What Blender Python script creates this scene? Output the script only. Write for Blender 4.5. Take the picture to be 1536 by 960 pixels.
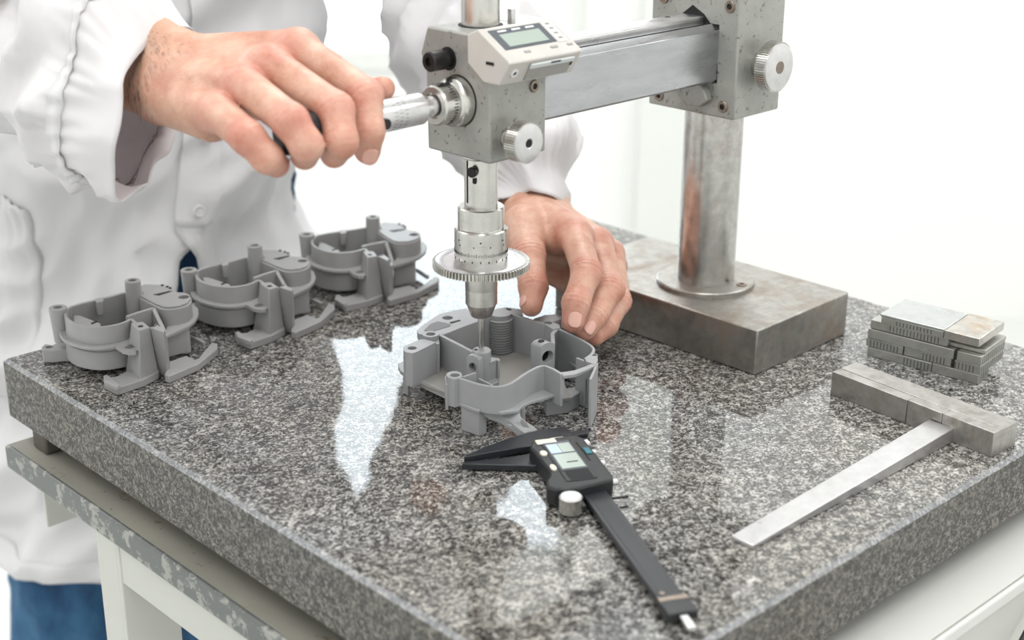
import bpy, bmesh, math, random
import numpy as np
from mathutils import Vector, Matrix, noise
random.seed(4)
for _o in list(bpy.data.objects): bpy.data.objects.remove(_o, do_unlink=True)
sc = bpy.context.scene
# ------------------------------------------------------------------ camera
FPX, PITCH, ROLL, CAMH = 2193.11, .36267, .00511, .4375       # focal length in pixels of the 1536x960 frame
def cam_axes():
    f = np.array([0, math.cos(PITCH), -math.sin(PITCH)]); r = np.array([1., 0, 0]); u = np.cross(r, f)
    c, s = math.cos(ROLL), math.sin(ROLL)
    return np.array([c*r+s*u, -s*r+c*u, f])
RM = cam_axes(); CP = np.array([0, 0, CAMH])
cd = bpy.data.cameras.new('camera'); cam = bpy.data.objects.new('camera', cd); sc.collection.objects.link(cam)
m4 = Matrix.Identity(4)
for i in range(3):
    m4[i][0] = RM[0][i]; m4[i][1] = RM[1][i]; m4[i][2] = -RM[2][i]; m4[i][3] = CP[i]
cam.matrix_world = m4
cd.sensor_width = 36; cd.lens = FPX/1536*36; cd.clip_start = .02; cd.clip_end = 60
cd.dof.use_dof = True; cd.dof.focus_distance = 1.05; cd.dof.aperture_fstop = 5.4
sc.camera = cam
# ------------------------------------------------------------------ exposure, world, added lamps
sc.view_settings.view_transform = 'Standard'; sc.view_settings.look = 'None'
sc.view_settings.exposure = 0.42; sc.view_settings.gamma = 1.0; sc.view_settings.use_curve_mapping = False
w = bpy.data.worlds.new('world'); sc.world = w; w.use_nodes = True
w.node_tree.nodes['Background'].inputs[0].default_value = (.86, .95, 1, 1)
w.node_tree.nodes['Background'].inputs[1].default_value = 3.4
def area(name, loc, target, sx, sy, power, col=(1, 1, 1)):
    l = bpy.data.lights.new(name, 'AREA'); l.shape = 'RECTANGLE'; l.size = sx; l.size_y = sy; l.energy = power; l.color = col
    o = bpy.data.objects.new(name, l); sc.collection.objects.link(o); o.location = loc
    o.rotation_euler = (Vector(target)-Vector(loc)).to_track_quat('-Z', 'Y').to_euler(); return o
FLOOR = -.88
for lx in (-2.1, .1, 2.2):
    for ly, pw in ((-.5, 9.5), (1.0, 10.5), (2.6, 17)): area('added_ceiling_light', (lx, ly, 1.97), (lx, ly, 0), .45, 1.1, pw, (1, .995, .99))  # unseen panels added to light the room, back row stronger to brighten the wall
# ------------------------------------------------------------------ materials
def mat(name, col=(.5,.5,.5), rough=.5, metal=0., **k):
    m = bpy.data.materials.new(name); m.use_nodes = True; b = m.node_tree.nodes['Principled BSDF']
    b.inputs['Base Color'].default_value = (*col, 1); b.inputs['Roughness'].default_value = rough; b.inputs['Metallic'].default_value = metal
    for kk, v in k.items(): b.inputs[kk].default_value = v
    return m
def nd(m, t, **k):
    n = m.node_tree.nodes.new(t)
    for kk, v in k.items():
        if kk in n.inputs.keys(): n.inputs[kk].default_value = v
        else: setattr(n, kk, v)
    return n
def lk(m, a, b): m.node_tree.links.new(a, b)
def coords(m, scale=(1,1,1), obj=True):
    tc = nd(m, 'ShaderNodeTexCoord'); mp = nd(m, 'ShaderNodeMapping'); mp.inputs['Scale'].default_value = scale
    lk(m, tc.outputs['Object' if obj else 'Generated'], mp.inputs[0]); return mp.outputs[0]
def ramp(m, fac, stops, mode='LINEAR'):
    r = nd(m, 'ShaderNodeValToRGB'); r.color_ramp.interpolation = mode
    e = r.color_ramp.elements
    while len(e) < len(stops): e.new(.5)
    for i, (p, c) in enumerate(stops):
        e[i].position = p; e[i].color = (*c, 1) if len(c) == 3 else c
    lk(m, fac, r.inputs[0]); return r.outputs[0]
def g3(v): return (v, v, v)
def noi(m, vec, scale, detail=4, rough=.55, out=0):
    n = nd(m, 'ShaderNodeTexNoise'); n.inputs['Scale'].default_value = scale; n.inputs['Detail'].default_value = detail; n.inputs['Roughness'].default_value = rough
    lk(m, vec, n.inputs['Vector']); return n.outputs[out]
def bump(m, h, strength, dist=.001, prev=None):
    b = nd(m, 'ShaderNodeBump'); b.inputs['Strength'].default_value = strength; b.inputs['Distance'].default_value = dist
    lk(m, h, b.inputs['Height'])
    if prev: lk(m, prev, b.inputs['Normal'])
    return b.outputs[0]
def bs(m): return m.node_tree.nodes['Principled BSDF']
def mixc(m, fac, a, b, mode='MIX'):
    n = nd(m, 'ShaderNodeMix'); n.data_type = 'RGBA'; n.blend_type = mode
    for s, v in ((0, fac), (6, a), (7, b)):
        if isinstance(v, (int, float)): n.inputs[s].default_value = v
        elif isinstance(v, tuple): n.inputs[s].default_value = (*v[:3], 1)
        else: lk(m, v, n.inputs[s])
    return n.outputs[2]

def granite(name, rough, spec, k=1., flat=None):
    m = mat(name, rough=rough); b = bs(m); v = coords(m)
    wv = nd(m, 'ShaderNodeTexNoise'); wv.inputs['Scale'].default_value = 260; lk(m, v, wv.inputs['Vector'])
    vv = mixc(m, .006, v, wv.outputs['Color'], 'ADD')
    vo = nd(m, 'ShaderNodeTexVoronoi'); vo.inputs['Scale'].default_value = 650; vo.inputs['Randomness'].default_value = 1; lk(m, vv, vo.inputs['Vector'])
    sp = nd(m, 'ShaderNodeSeparateColor'); lk(m, vo.outputs['Color'], sp.inputs[0])
    big = noi(m, v, 150, 3, .6); big2 = noi(m, v, 9, 2, .5)
    ad = nd(m, 'ShaderNodeMath', operation='ADD'); lk(m, sp.outputs[0], ad.inputs[0])
    mu = nd(m, 'ShaderNodeMath', operation='MULTIPLY'); mu.inputs[1].default_value = 1.5; lk(m, big, mu.inputs[0]); lk(m, mu.outputs[0], ad.inputs[1])
    s2 = nd(m, 'ShaderNodeMath', operation='MULTIPLY_ADD'); s2.inputs[1].default_value = .5; s2.inputs[2].default_value = -.12; lk(m, ad.outputs[0], s2.inputs[0])
    c = ramp(m, s2.outputs[0], [(0, g3(.008)), (.30, (.02,.019,.018)), (.42, (.055,.054,.053)), (.54, (.17,.168,.165)), (.68, (.36,.36,.35)), (.88, (.58,.575,.565))])
    tint = ramp(m, big2, [(.3, (1, 1, 1)), (.7, (1.0, .95, .87))])
    c = mixc(m, 1., c, tint, 'MULTIPLY')
    if flat: c = mixc(m, flat[0], c, flat[1])
    if k != 1: c = mixc(m, 1., c, (k, k*.975, k*.93), 'MULTIPLY')
    lk(m, c, b.inputs['Base Color'])
    b.inputs['Specular IOR Level'].default_value = spec
    lk(m, bump(m, noi(m, v, 300, 2), .02 if rough < .2 else .35, .0006), b.inputs['Normal'])
    return m
G_top = granite('polished_granite', .035, .95, 1., (.06, (.15,.15,.15))); G_side = granite('ground_granite', .5, .3, .85, (.45, (.13,.132,.132)))

def steel(name, col=(.60,.59,.57), rough=.3, stain=0., scale=(1,1,1), scr=.08, stc=(.22,.13,.07), stsc=35, brush=None):
    m = mat(name, col, rough, 1.0); b = bs(m); v = coords(m, scale)
    n = noi(m, v, 120, 5, .65)
    dk = tuple(c*(.74 if stain > .3 else .88) for c in col)
    c = ramp(m, n, [(.32, dk), (.62, col)])
    if stain > 0:
        f = ramp(m, noi(m, v, stsc, 6, .7), [(.56-.12*stain, g3(0)), (.70, g3(stain))])
        c = mixc(m, f, c, stc)
        mr = nd(m, 'ShaderNodeMath', operation='MULTIPLY'); mr.inputs[1].default_value = -.75; lk(m, f, mr.inputs[0])
        ma = nd(m, 'ShaderNodeMath', operation='ADD'); ma.inputs[1].default_value = 1.; lk(m, mr.outputs[0], ma.inputs[0]); lk(m, ma.outputs[0], b.inputs['Metallic'])
    lk(m, c, b.inputs['Base Color'])
    rr = nd(m, 'ShaderNodeMapRange'); rr.inputs['To Min'].default_value = max(.05, rough-.09); rr.inputs['To Max'].default_value = rough+.12
    lk(m, noi(m, v, 45, 4), rr.inputs['Value']); lk(m, rr.outputs[0], b.inputs['Roughness'])
    vb = coords(m, brush) if brush else v
    lk(m, bump(m, noi(m, vb, 250, 3, .6), scr, .0004), b.inputs['Normal'])
    return m
S_turn = steel('turned_steel', (.66,.65,.62), .22, 0, scr=.10, brush=(1,1,12))
S_col = steel('ground_steel_column', (.55,.54,.52), .2, .35, scr=.10, brush=(1,1,10), stc=(.30,.17,.13), stsc=22)
S_arm = steel('scratched_steel_beam', (.47,.48,.50), .26, .25, scale=(.22,1,1), scr=.3, stc=(.16,.15,.14), stsc=45)
S_base = steel('stained_steel_base', (.415,.40,.375), .38, .75, scr=.18, stc=(.20,.135,.085), stsc=26)
S_bright = steel('bright_ground_steel', (.70,.69,.70), .3, .0, scr=.05)
S_bar = steel('worn_steel_bar', (.48,.465,.445), .36, .6, scr=.15, stc=(.15,.11,.07), stsc=50)
S_gb = steel('gauge_bar_steel', (.52,.52,.49), .42, .45, scr=.12, stc=(.14,.12,.09), stsc=60)
S_gbtop = steel('gauge_plate_steel', (.62,.64,.64), .3, .3, scr=.08, stc=(.33,.20,.10), stsc=55)
S_rust = steel('rust_spotted_plate_steel', (.66,.64,.60), .34, .95, scr=.08, stc=(.36,.22,.10), stsc=48)
S_dark = mat('blackened_steel', (.035,.032,.032), .38, .7)
S_screw = steel('socket_screw_steel', (.30,.25,.21), .4, .4)
BLK = mat('black_and_hole_shade', (.006,.006,.006), .7)  # plain black, also painted for the shade inside holes, slots and gaps
INK = mat('engraved_ink', (.03,.03,.035), .6)
def hammered(name, col):
    m = mat(name, col, .42, .35); b = bs(m); v = coords(m)
    pit = ramp(m, noi(m, v, 230, 4, .7), [(.345, g3(.8)), (.39, g3(0))])
    pit2 = ramp(m, noi(m, v, 60, 6, .75), [(.30, g3(1)), (.34, g3(0))])
    gr = ramp(m, noi(m, v, 22, 5, .6), [(.38, tuple(c*.80 for c in col)), (.6, col)])
    c = mixc(m, pit, gr, (.10,.09,.075)); c = mixc(m, pit2, c, (.16,.11,.07))
    lk(m, c, b.inputs['Base Color'])
    lk(m, bump(m, noi(m, v, 420, 3), .35, .0006), b.inputs['Normal']); return m
PAINT_H = hammered('hammered_grey_paint', (.40,.40,.375))
def plastic(name, col, rough=.45, sp=.4):
    m = mat(name, col, rough); b = bs(m); v = coords(m)
    lk(m, ramp(m, noi(m, v, 40, 4), [(.3, tuple(c*.9 for c in col)), (.7, col)]), b.inputs['Base Color'])
    lk(m, bump(m, noi(m, v, 900, 2), .06, .0004), b.inputs['Normal']); b.inputs['Specular IOR Level'].default_value = sp; return m
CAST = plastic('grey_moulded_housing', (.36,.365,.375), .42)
CAST2 = plastic('grey_cast_housing', (.36,.357,.357), .45)
BEIGE = plastic('light_grey_beige_plastic', (.60,.575,.54), .4); BEIGE_D = plastic('greyer_plastic', (.36,.35,.33), .45)
LCD = mat('lcd_glass', (.36,.42,.37), .15); LCDF = plastic('lcd_frame', (.10,.11,.13), .3)
BLACKP = plastic('black_plastic', (.022,.023,.026), .38); BLACKS = plastic('black_steel_coating', (.026,.028,.033), .33)
CREAM = mat('cream_button', (.75,.70,.60), .35); WHITEP = mat('white_print', (.8,.8,.8), .5)
def tablepaint(name, col):
    m = mat(name, col, .38); b = bs(m); v = coords(m)
    chip = ramp(m, noi(m, v, 70, 6, .75), [(.34, g3(1)), (.37, g3(0))])
    c = mixc(m, chip, ramp(m, noi(m, v, 8, 4), [(.35, tuple(x*.88 for x in col)), (.65, col)]), (.17,.10,.08))
    ln = ramp(m, noi(m, v, 34, 4, .6), [(.488, g3(0)), (.497, g3(1)), (.503, g3(1)), (.512, g3(0))]); mk = ramp(m, noi(m, v, 21, 3), [(.55, g3(0)), (.60, g3(.9))])
    c = mixc(m, mixc(m, 1., ln, mk, 'MULTIPLY'), c, (.16,.08,.05))
    lk(m, c, b.inputs['Base Color']); return m
T_top = tablepaint('worn_greenish_white_paint', (.31,.30,.255)); T_leg = mat('pale_green_paint', (.57,.575,.535), .4)
T_right = mat('clean_white_paint', (.68,.68,.655), .4)
def lipm():
    m = mat('chipped_paint_over_grey_steel', (.3,.3,.3), .35); b = bs(m); v = coords(m)
    n = ramp(m, noi(m, v, 60, 6, .75), [(.52, g3(0)), (.57, g3(1))])
    n2 = ramp(m, noi(m, v, 90, 5, .7), [(.30, g3(1)), (.335, g3(0))])
    c = mixc(m, n, (.125,.135,.132), (.34,.34,.315)); c = mixc(m, n2, c, (.20,.09,.07)); lk(m, c, b.inputs['Base Color'])
    lk(m, bump(m, n, .3, .0005), b.inputs['Normal']); return m
T_lip = lipm()
RUBBER = plastic('dark_support_block', (.10,.09,.075), .6)
def cloth(name, col, sss=0.):
    m = mat(name, col, .85); b = bs(m); v = coords(m)
    b.inputs['Sheen Weight'].default_value = .15
    n1 = noi(m, v, 30, 4, .6); n2 = noi(m, v, 1400, 2, .5)
    lk(m, bump(m, n2, .12, .0004, bump(m, n1, .25, .004)), b.inputs['Normal'])
    cc = ramp(m, noi(m, v, 6, 3), [(.3, tuple(c*.95 for c in col)), (.7, col)]); lk(m, cc, b.inputs['Base Color'])
    tr = nd(m, 'ShaderNodeBsdfTranslucent'); lk(m, cc, tr.inputs[0]); mx = nd(m, 'ShaderNodeMixShader'); mx.inputs[0].default_value = .28
    out = m.node_tree.nodes['Material Output']; lk(m, b.outputs[0], mx.inputs[1]); lk(m, tr.outputs[0], mx.inputs[2]); lk(m, mx.outputs[0], out.inputs[0]); return m
COAT = cloth('white_coat_cotton', (.90,.89,.905)); COAT_IN = cloth('coat_lining', (.86,.80,.81)); STITCH = mat('stitching', (.38,.30,.28), .8)
def denim():
    m = mat('blue_denim', (.03,.08,.2), .85); b = bs(m); v = coords(m, (1,1,.6))
    c = ramp(m, noi(m, v, 14, 6, .65), [(.35, (.012,.035,.10)), (.5, (.02,.085,.19)), (.7, (.06,.18,.32))])
    lk(m, c, b.inputs['Base Color']); return m
DENIM = denim()
def skin():
    m = mat('skin', (.7,.42,.32), .42); b = bs(m); v = coords(m)
    at = nd(m, 'ShaderNodeAttribute', attribute_name='red')
    base = ramp(m, noi(m, v, 38, 6, .65), [(.34, (.49,.225,.155)), (.5, (.61,.345,.25)), (.64, (.69,.45,.345))])
    vein = ramp(m, noi(m, v, 130, 4, .6), [(.36, g3(.35)), (.5, g3(0))])
    c = mixc(m, vein, base, (.62,.30,.24))
    c = mixc(m, at.outputs['Fac'], c, (.60,.17,.135))
    at2 = nd(m, 'ShaderNodeAttribute', attribute_name='tan')
    c = mixc(m, at2.outputs['Fac'], c, (.52,.30,.17))
    lk(m, c, b.inputs['Base Color'])
    b.inputs['Subsurface Weight'].default_value = .18; b.inputs['Subsurface Radius'].default_value = (.01,.004,.002); b.inputs['Subsurface Scale'].default_value = .5
    wv = nd(m, 'ShaderNodeTexVoronoi'); wv.inputs['Scale'].default_value = 700; lk(m, v, wv.inputs['Vector'])
    lk(m, bump(m, noi(m, v, 130, 5, .7), .6, .0016, bump(m, wv.outputs['Distance'], .3, .0004)), b.inputs['Normal'])
    return m
SKIN = skin(); NAIL = mat('fingernail', (.70,.40,.33), .25)
HAIR = mat('dark_hair', (.04,.025,.018), .6); SHOE = mat('shoe_leather', (.03,.03,.03), .4)
WALL = mat('white_wall_paint', (.88,.88,.865), .7); FLOORM = mat('pale_grey_floor', (.62,.63,.61), .5)
WFRAME = mat('window_frame_paint', (.74,.76,.73), .5)
def glassm():
    m = mat('window_glass', (1,1,1), .0); b = bs(m); b.inputs['Transmission Weight'].default_value = 1; b.inputs['IOR'].default_value = 1.02; return m
GLASS = glassm()
# ------------------------------------------------------------------ mesh helpers
class M:
    def __init__(s): s.v = []; s.f = []
    def add(s, vs, fs, T=None):
        o = len(s.v)
        s.v += [tuple(T @ Vector(p)) if T else tuple(p) for p in vs]; s.f += [tuple(i+o for i in f) for f in fs]; return s
    def box(s, x0, x1, y0, y1, z0, z1, T=None):
        return s.add([(x0,y0,z0),(x1,y0,z0),(x1,y1,z0),(x0,y1,z0),(x0,y0,z1),(x1,y0,z1),(x1,y1,z1),(x0,y1,z1)],
                     [(0,3,2,1),(4,5,6,7),(0,1,5,4),(1,2,6,5),(2,3,7,6),(3,0,4,7)], T)
    def prism(s, poly, z0, z1, T=None, holes=(), depth=None):
        poly = list(map(tuple, poly))
        a = sum(poly[i][0]*poly[(i+1)%len(poly)][1]-poly[(i+1)%len(poly)][0]*poly[i][1] for i in range(len(poly)))
        if a < 0: poly = poly[::-1]
        n = len(poly)
        if not holes:
            return s.add([(p[0],p[1],z0) for p in poly]+[(p[0],p[1],z1) for p in poly],
                [tuple(range(n))[::-1], tuple(range(n, 2*n))]+[(i,(i+1)%n,n+(i+1)%n,n+i) for i in range(n)], T)
        zb = z0 if depth is None else z1-depth
        bm = bmesh.new(); vs = [bm.verts.new((p[0],p[1],0)) for p in poly]; es = [bm.edges.new((vs[i],vs[(i+1)%n])) for i in range(n)]
        hl = []
        for cx, cy, r in holes:
            k = 20; hv = [(cx+r*math.cos(2*math.pi*i/k), cy+r*math.sin(2*math.pi*i/k)) for i in range(k)]; hl.append(hv)
            q = [bm.verts.new((p[0],p[1],0)) for p in hv]; es += [bm.edges.new((q[i],q[(i+1)%k])) for i in range(k)]
        r = bmesh.ops.triangle_fill(bm, edges=es, use_beauty=True, use_dissolve=False)
        bm.verts.index_update(); bm.normal_update()
        cv = [tuple(v.co) for v in bm.verts]; cf = []
        for f in bm.faces:
            ids = [v.index for v in f.verts]
            if f.normal.z < 0: ids = ids[::-1]
            cf.append(tuple(ids))
        bm.free()
        s.add([(x,y,z1) for x,y,_ in cv], cf, T)
        if depth is None: s.add([(x,y,z0) for x,y,_ in cv], [f[::-1] for f in cf], T)
        else: s.add([(p[0],p[1],z0) for p in poly], [tuple(range(n))[::-1]], T)
        s.add([(p[0],p[1],z0) for p in poly]+[(p[0],p[1],z1) for p in poly], [(i,(i+1)%n,n+(i+1)%n,n+i) for i in range(n)], T)
        for hv in hl:
            k = len(hv); s.add([(p[0],p[1],zb) for p in hv]+[(p[0],p[1],z1) for p in hv], [((i+1)%k,i,k+i,k+(i+1)%k) for i in range(k)]+([tuple(range(k))] if depth is not None else []), T)
        return s
    def lathe(s, prof, n=32, T=None, cap=True):
        vs = [(r*math.cos(2*math.pi*i/n), r*math.sin(2*math.pi*i/n), z) for r, z in prof for i in range(n)]
        fs = [(j*n+i, j*n+(i+1)%n, (j+1)*n+(i+1)%n, (j+1)*n+i) for j in range(len(prof)-1) for i in range(n)]
        if cap: fs += [tuple(range(n))[::-1], tuple((len(prof)-1)*n+i for i in range(n))]
        return s.add(vs, fs, T)
    def tube(s, pts, r, n=8):
        pts = [Vector(p) for p in pts]; rr = r if isinstance(r, (list, tuple)) else [r]*len(pts); vs = []; fs = []
        up = Vector((0,0,1))
        for i, p in enumerate(pts):
            d = (pts[min(i+1,len(pts)-1)]-pts[max(i-1,0)]).normalized()
            a = d.cross(up); a = a.normalized() if a.length > 1e-4 else Vector((1,0,0)); b = d.cross(a)
            vs += [tuple(p+(a*math.cos(2*math.pi*k/n)+b*math.sin(2*math.pi*k/n))*rr[i]) for k in range(n)]
        for i in range(len(pts)-1): fs += [(i*n+k, i*n+(k+1)%n, (i+1)*n+(k+1)%n, (i+1)*n+k) for k in range(n)]
        fs += [tuple(range(n))[::-1], tuple((len(pts)-1)*n+k for k in range(n))]
        return s.add(vs, fs)
    def wall(s, pts, th, z0, z1, T=None, smooth=0, closed=False):
        P = [Vector((p[0], p[1])) for p in pts]
        if smooth: P = catmull(P, smooth)
        L = []; R = []
        for i, p in enumerate(P):
            a = P[max(i-1,0)]; b = P[min(i+1,len(P)-1)]
            d1 = (p-a).normalized() if i > 0 else (b-p).normalized(); d2 = (b-p).normalized() if i < len(P)-1 else d1
            n1 = Vector((-d1.y, d1.x)); n2 = Vector((-d2.y, d2.x)); n = (n1+n2).normalized(); sc_ = min(2, 1/max(.4, n.dot(n1)))
            L.append(p+n*th/2*sc_); R.append(p-n*th/2*sc_)
        k = len(P); vs = []
        for q in L: vs += [(q.x,q.y,z0),(q.x,q.y,z1)]
        for q in R: vs += [(q.x,q.y,z0),(q.x,q.y,z1)]
        fs = []
        for i in range(k-1):
            a, b, c, d = 2*i, 2*i+2, 2*k+2*i, 2*k+2*i+2
            fs += [(a,a+1,b+1,b), (c,d,d+1,c+1), (a+1,c+1,d+1,b+1), (a,b,d,c)]
        fs += [(0,2*k,2*k+1,1), (2*k-2,2*k-1,4*k-1,4*k-2)]
        return s.add(vs, fs, T)
    def mesh(s, name, m, angle=35):
        me = bpy.data.meshes.new(name); me.from_pydata(s.v, [], s.f); me.materials.append(m)
        bm = bmesh.new(); bm.from_mesh(me); bmesh.ops.recalc_face_normals(bm, faces=bm.faces); bm.to_mesh(me); bm.free()
        me.shade_smooth(); me.set_sharp_from_angle(angle=math.radians(angle)); return me
    def build(s, name, m, parent=None, bev=0., angle=35, seg=2, loc=None):
        o = bpy.data.objects.new(name, s.mesh(name, m, angle)); sc.collection.objects.link(o)
        if bev > 0:
            b = o.modifiers.new('bevel', 'BEVEL'); b.width = bev; b.segments = seg; b.limit_method = 'ANGLE'; b.angle_limit = math.radians(40); b.harden_normals = False
        if parent: o.parent = parent
        if loc is not None: o.location = loc
        return o
def catmull(P, n):
    out = []
    for i in range(len(P)-1):
        p0 = P[max(i-1,0)]; p1 = P[i]; p2 = P[i+1]; p3 = P[min(i+2,len(P)-1)]
        for k in range(n):
            t = k/n; out.append(.5*((2*p1)+(p2-p0)*t+(2*p0-5*p1+4*p2-p3)*t*t+(3*p1-p0-3*p2+p3)*t**3))
    out.append(P[-1]); return out
def tag(o, label, cat, group=None, kind=None):
    if label: o['label'] = label
    if cat: o['category'] = cat
    if group: o['group'] = group
    if kind: o['kind'] = kind
    return o
def empty(name, loc=(0,0,0), rz=0, label=None, cat=None, group=None):
    o = bpy.data.objects.new(name, None); o.empty_display_size = .02; sc.collection.objects.link(o); o.location = loc; o.rotation_euler = (0,0,rz)
    tag(o, label, cat, group); return o
def struct(o): o['kind'] = 'structure'; return o
def T(loc=(0,0,0), rx=0, ry=0, rz=0): return Matrix.Translation(loc) @ Matrix.Rotation(rz,4,'Z') @ Matrix.Rotation(ry,4,'Y') @ Matrix.Rotation(rx,4,'X')
AX = Matrix.Rotation(math.pi/2, 4, 'Y')            # lathe axis z -> x
AY = Matrix.Rotation(math.pi/2, 4, 'X')            # lathe axis z -> -y
def at(px, py, z):                                  # point of the level plane z seen at a pixel of the 1536x960 frame
    d = RM.T @ np.array([(px-768)/FPX, (480-py)/FPX, 1.]); return CP+(z-CAMH)/d[2]*d
def atd(px, py, D):                                 # point at distance D along the camera axis
    d = RM.T @ np.array([(px-768)/FPX, (480-py)/FPX, 1.]); return CP+D*d
# ------------------------------------------------------------------ room
def roomstuff():
    struct(M().box(-3.2, 3.4, -1.6, 3.5, FLOOR-.05, FLOOR).build('floor', FLOORM))
    wl = M()
    WX0, WX1, WZ0, WZ1 = -1.15, .17, -.25, 1.62
    y0, y1 = 3.5, 3.62
    wl.box(-3.2, WX0, y0, y1, FLOOR, 2.0); wl.box(WX1, 3.4, y0, y1, FLOOR, 2.0)
    wl.box(WX0, WX1, y0, y1, FLOOR, WZ0); wl.box(WX0, WX1, y0, y1, WZ1, 2.0)
    struct(wl.build('wall_back', WALL))
    wf = M()
    for x in (WX0, -.80, WX1-.04): wf.box(x, x+.04, y0-.01, y0+.05, WZ0, WZ1)
    wf.box(WX0, WX1, y0-.01, y0+.05, WZ0, WZ0+.05); wf.box(WX0, WX1, y0-.01, y0+.05, WZ1-.05, WZ1)
    fr = struct(wf.build('window_1', WFRAME, bev=.003))
    M().box(WX0+.04, -.80, y0+.02, y0+.025, WZ0+.05, WZ1-.05).build('pane', GLASS, fr)
    M().box(-.76, WX1-.04, y0+.02, y0+.025, WZ0+.05, WZ1-.05).build('pane', GLASS, fr)
    struct(M().box(3.4, 3.5, -1.6, 3.62, FLOOR, 2.0).build('wall_right', WALL))
    struct(M().box(-3.3, -3.2, -1.6, 3.62, FLOOR, 2.0).build('wall_left', WALL))
    struct(M().box(-3.3, 3.5, -1.7, -1.6, FLOOR, 2.0).build('wall_front', WALL))
    struct(M().box(-3.3, 3.5, -1.7, 3.62, 2.0, 2.05).build('ceiling', WALL))
    struct(M().box(.30, .42, 3.44, 3.5, FLOOR, 2.0).build('trim_1', WFRAME, bev=.004))
roomstuff()
# ------------------------------------------------------------------ table and slab (local frame: x = along right-front edge, y = along left edge)
PH = .76128; UD = np.array([-math.sin(PH), math.cos(PH), 0]); VD = np.array([math.cos(PH), math.sin(PH), 0]); NC = np.array([.0361288,.6046819,0])
def table():
    t = empty('metal_table', (NC[0],NC[1],FLOOR), PH, 'pale painted steel table frame standing under the granite plate', 'table')
    dz = -FLOOR
    A0, A1, B0, B1, ZL = -.036, .6178, -.014, .64, -.066
    top = M().box(B0+.002, B1, A0+.002, A1, ZL-.004+dz, ZL+dz).build('table_top', T_top, t, bev=.0005)
    M().box(B0, B0+.005, A0, A1, ZL-.0195+dz, ZL+.0006+dz).build('edge_lip', T_lip, t, bev=.0024, seg=4)
    M().box(B0+.004, B1, A0, A0+.004, ZL-.0095+dz, ZL+.0006+dz).build('edge_lip', T_right, t, bev=.0018, seg=3)
    M().box(B0+.004, B1, A0+.004, A0+.05, ZL+dz+.0001, ZL+dz+.0006).build('painted_strip', T_right, t)
    # aprons
    M().box(B0+.005, B0+.009, .02, .455, -.120+dz, ZL-.004+dz).build('apron', T_leg, t, bev=.001)
    M().box(B0+.02, B1-.02, A0+.004, A0+.03, -.16+dz, ZL-.004+dz).build('apron', T_leg, t, bev=.001)
    M().box(B0+.02, B1-.02, .6, .604, -.14+dz, ZL-.004+dz).build('apron', T_leg, t, bev=.001)
    for (b, a) in ((B0+.004, .455), (B0+.03, -.01), (.58, .50), (.58, -.01)):
        L = M().box(b, b+.004, a, a+.03, 0, ZL-.004+dz); L.box(b, b+.045, a-.004, a+.001, 0, ZL-.004+dz)
        L.build('leg', T_leg, t, bev=.001)
    s = empty('granite_surface_plate', (NC[0],NC[1],-.049), PH, 'thick speckled grey granite plate with polished top and chamfered edges', 'surface plate')
    W_, L_ = .6147, .6319
    c = .0028
    body = M(); vs = []
    body.add([(0,0,0),(W_,0,0),(W_,L_,0),(0,L_,0),(0,0,.049-c),(W_,0,.049-c),(W_,L_,.049-c),(0,L_,.049-c)], [(0,3,2,1),(0,1,5,4),(1,2,6,5),(2,3,7,6),(3,0,4,7)])
    body.build('slab_side', G_side, s)
    tp = M(); tp.add([(c,c,.049),(W_-c,c,.049),(W_-c,L_-c,.049),(c,L_-c,.049)], [(0,1,2,3)]); tp.build('polished_top', G_top, s)
    ch = M(); ch.add([(0,0,.049-c),(W_,0,.049-c),(W_,L_,.049-c),(0,L_,.049-c),(c,c,.049),(W_-c,c,.049),(W_-c,L_-c,.049),(c,L_-c,.049)], [(0,1,5,4),(1,2,6,5),(2,3,7,6),(3,0,4,7)])
    ch.build('chamfer', CHAMF, s)
    for (b, a) in ((.0015, .577), (.012, .03), (.56, .577), (.56, .03)):
        M().box(b, b+.022, a, a+.022, -.0168, 0).build('support_block', RUBBER, s, bev=.002)
CHAMF = granite('chamfered_granite', .4, .7, 1.0, (.38, (.40,.42,.46)))
table()
# ------------------------------------------------------------------ measuring stand (local frame: x along the beam towards the column, y across, origin at the column foot)
def bolt_circle(T0, r, n=6): return [(r*math.cos(2*math.pi*i/n), r*math.sin(2*math.pi*i/n)) for i in range(n)]
def screw(parent, P, normal, r=.0042):
    # socket head screw: ring with a hexagonal recess
    q = Vector(normal).to_track_quat('Z', 'Y').to_matrix().to_4x4(); T0 = Matrix.Translation(P) @ q
    k = 24; m = M(); ring = [(r*math.cos(2*math.pi*i/k), r*math.sin(2*math.pi*i/k)) for i in range(k)]
    m.lathe([(r*1.0,0),(r*1.0,.0006),(r*.9,.0012),(r*.5,.0012),(r*.46,.0002)], k, T0, cap=False)
    o = m.build('screw', S_screw, parent); M().lathe([(r*.5,.0001),(r*.5,.0003)], 6, T0).build('hex_recess', BLK, o); return o
def gear_prof(R0, R1, n):
    p = []
    for i in range(n):
        a = 2*math.pi*i/n; d = 2*math.pi/n
        for f, r in ((0,R0),(.22,R1),(.5,R1),(.72,R0)): p.append((r*math.cos(a+f*d), r*math.sin(a+f*d)))
    return p
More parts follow.
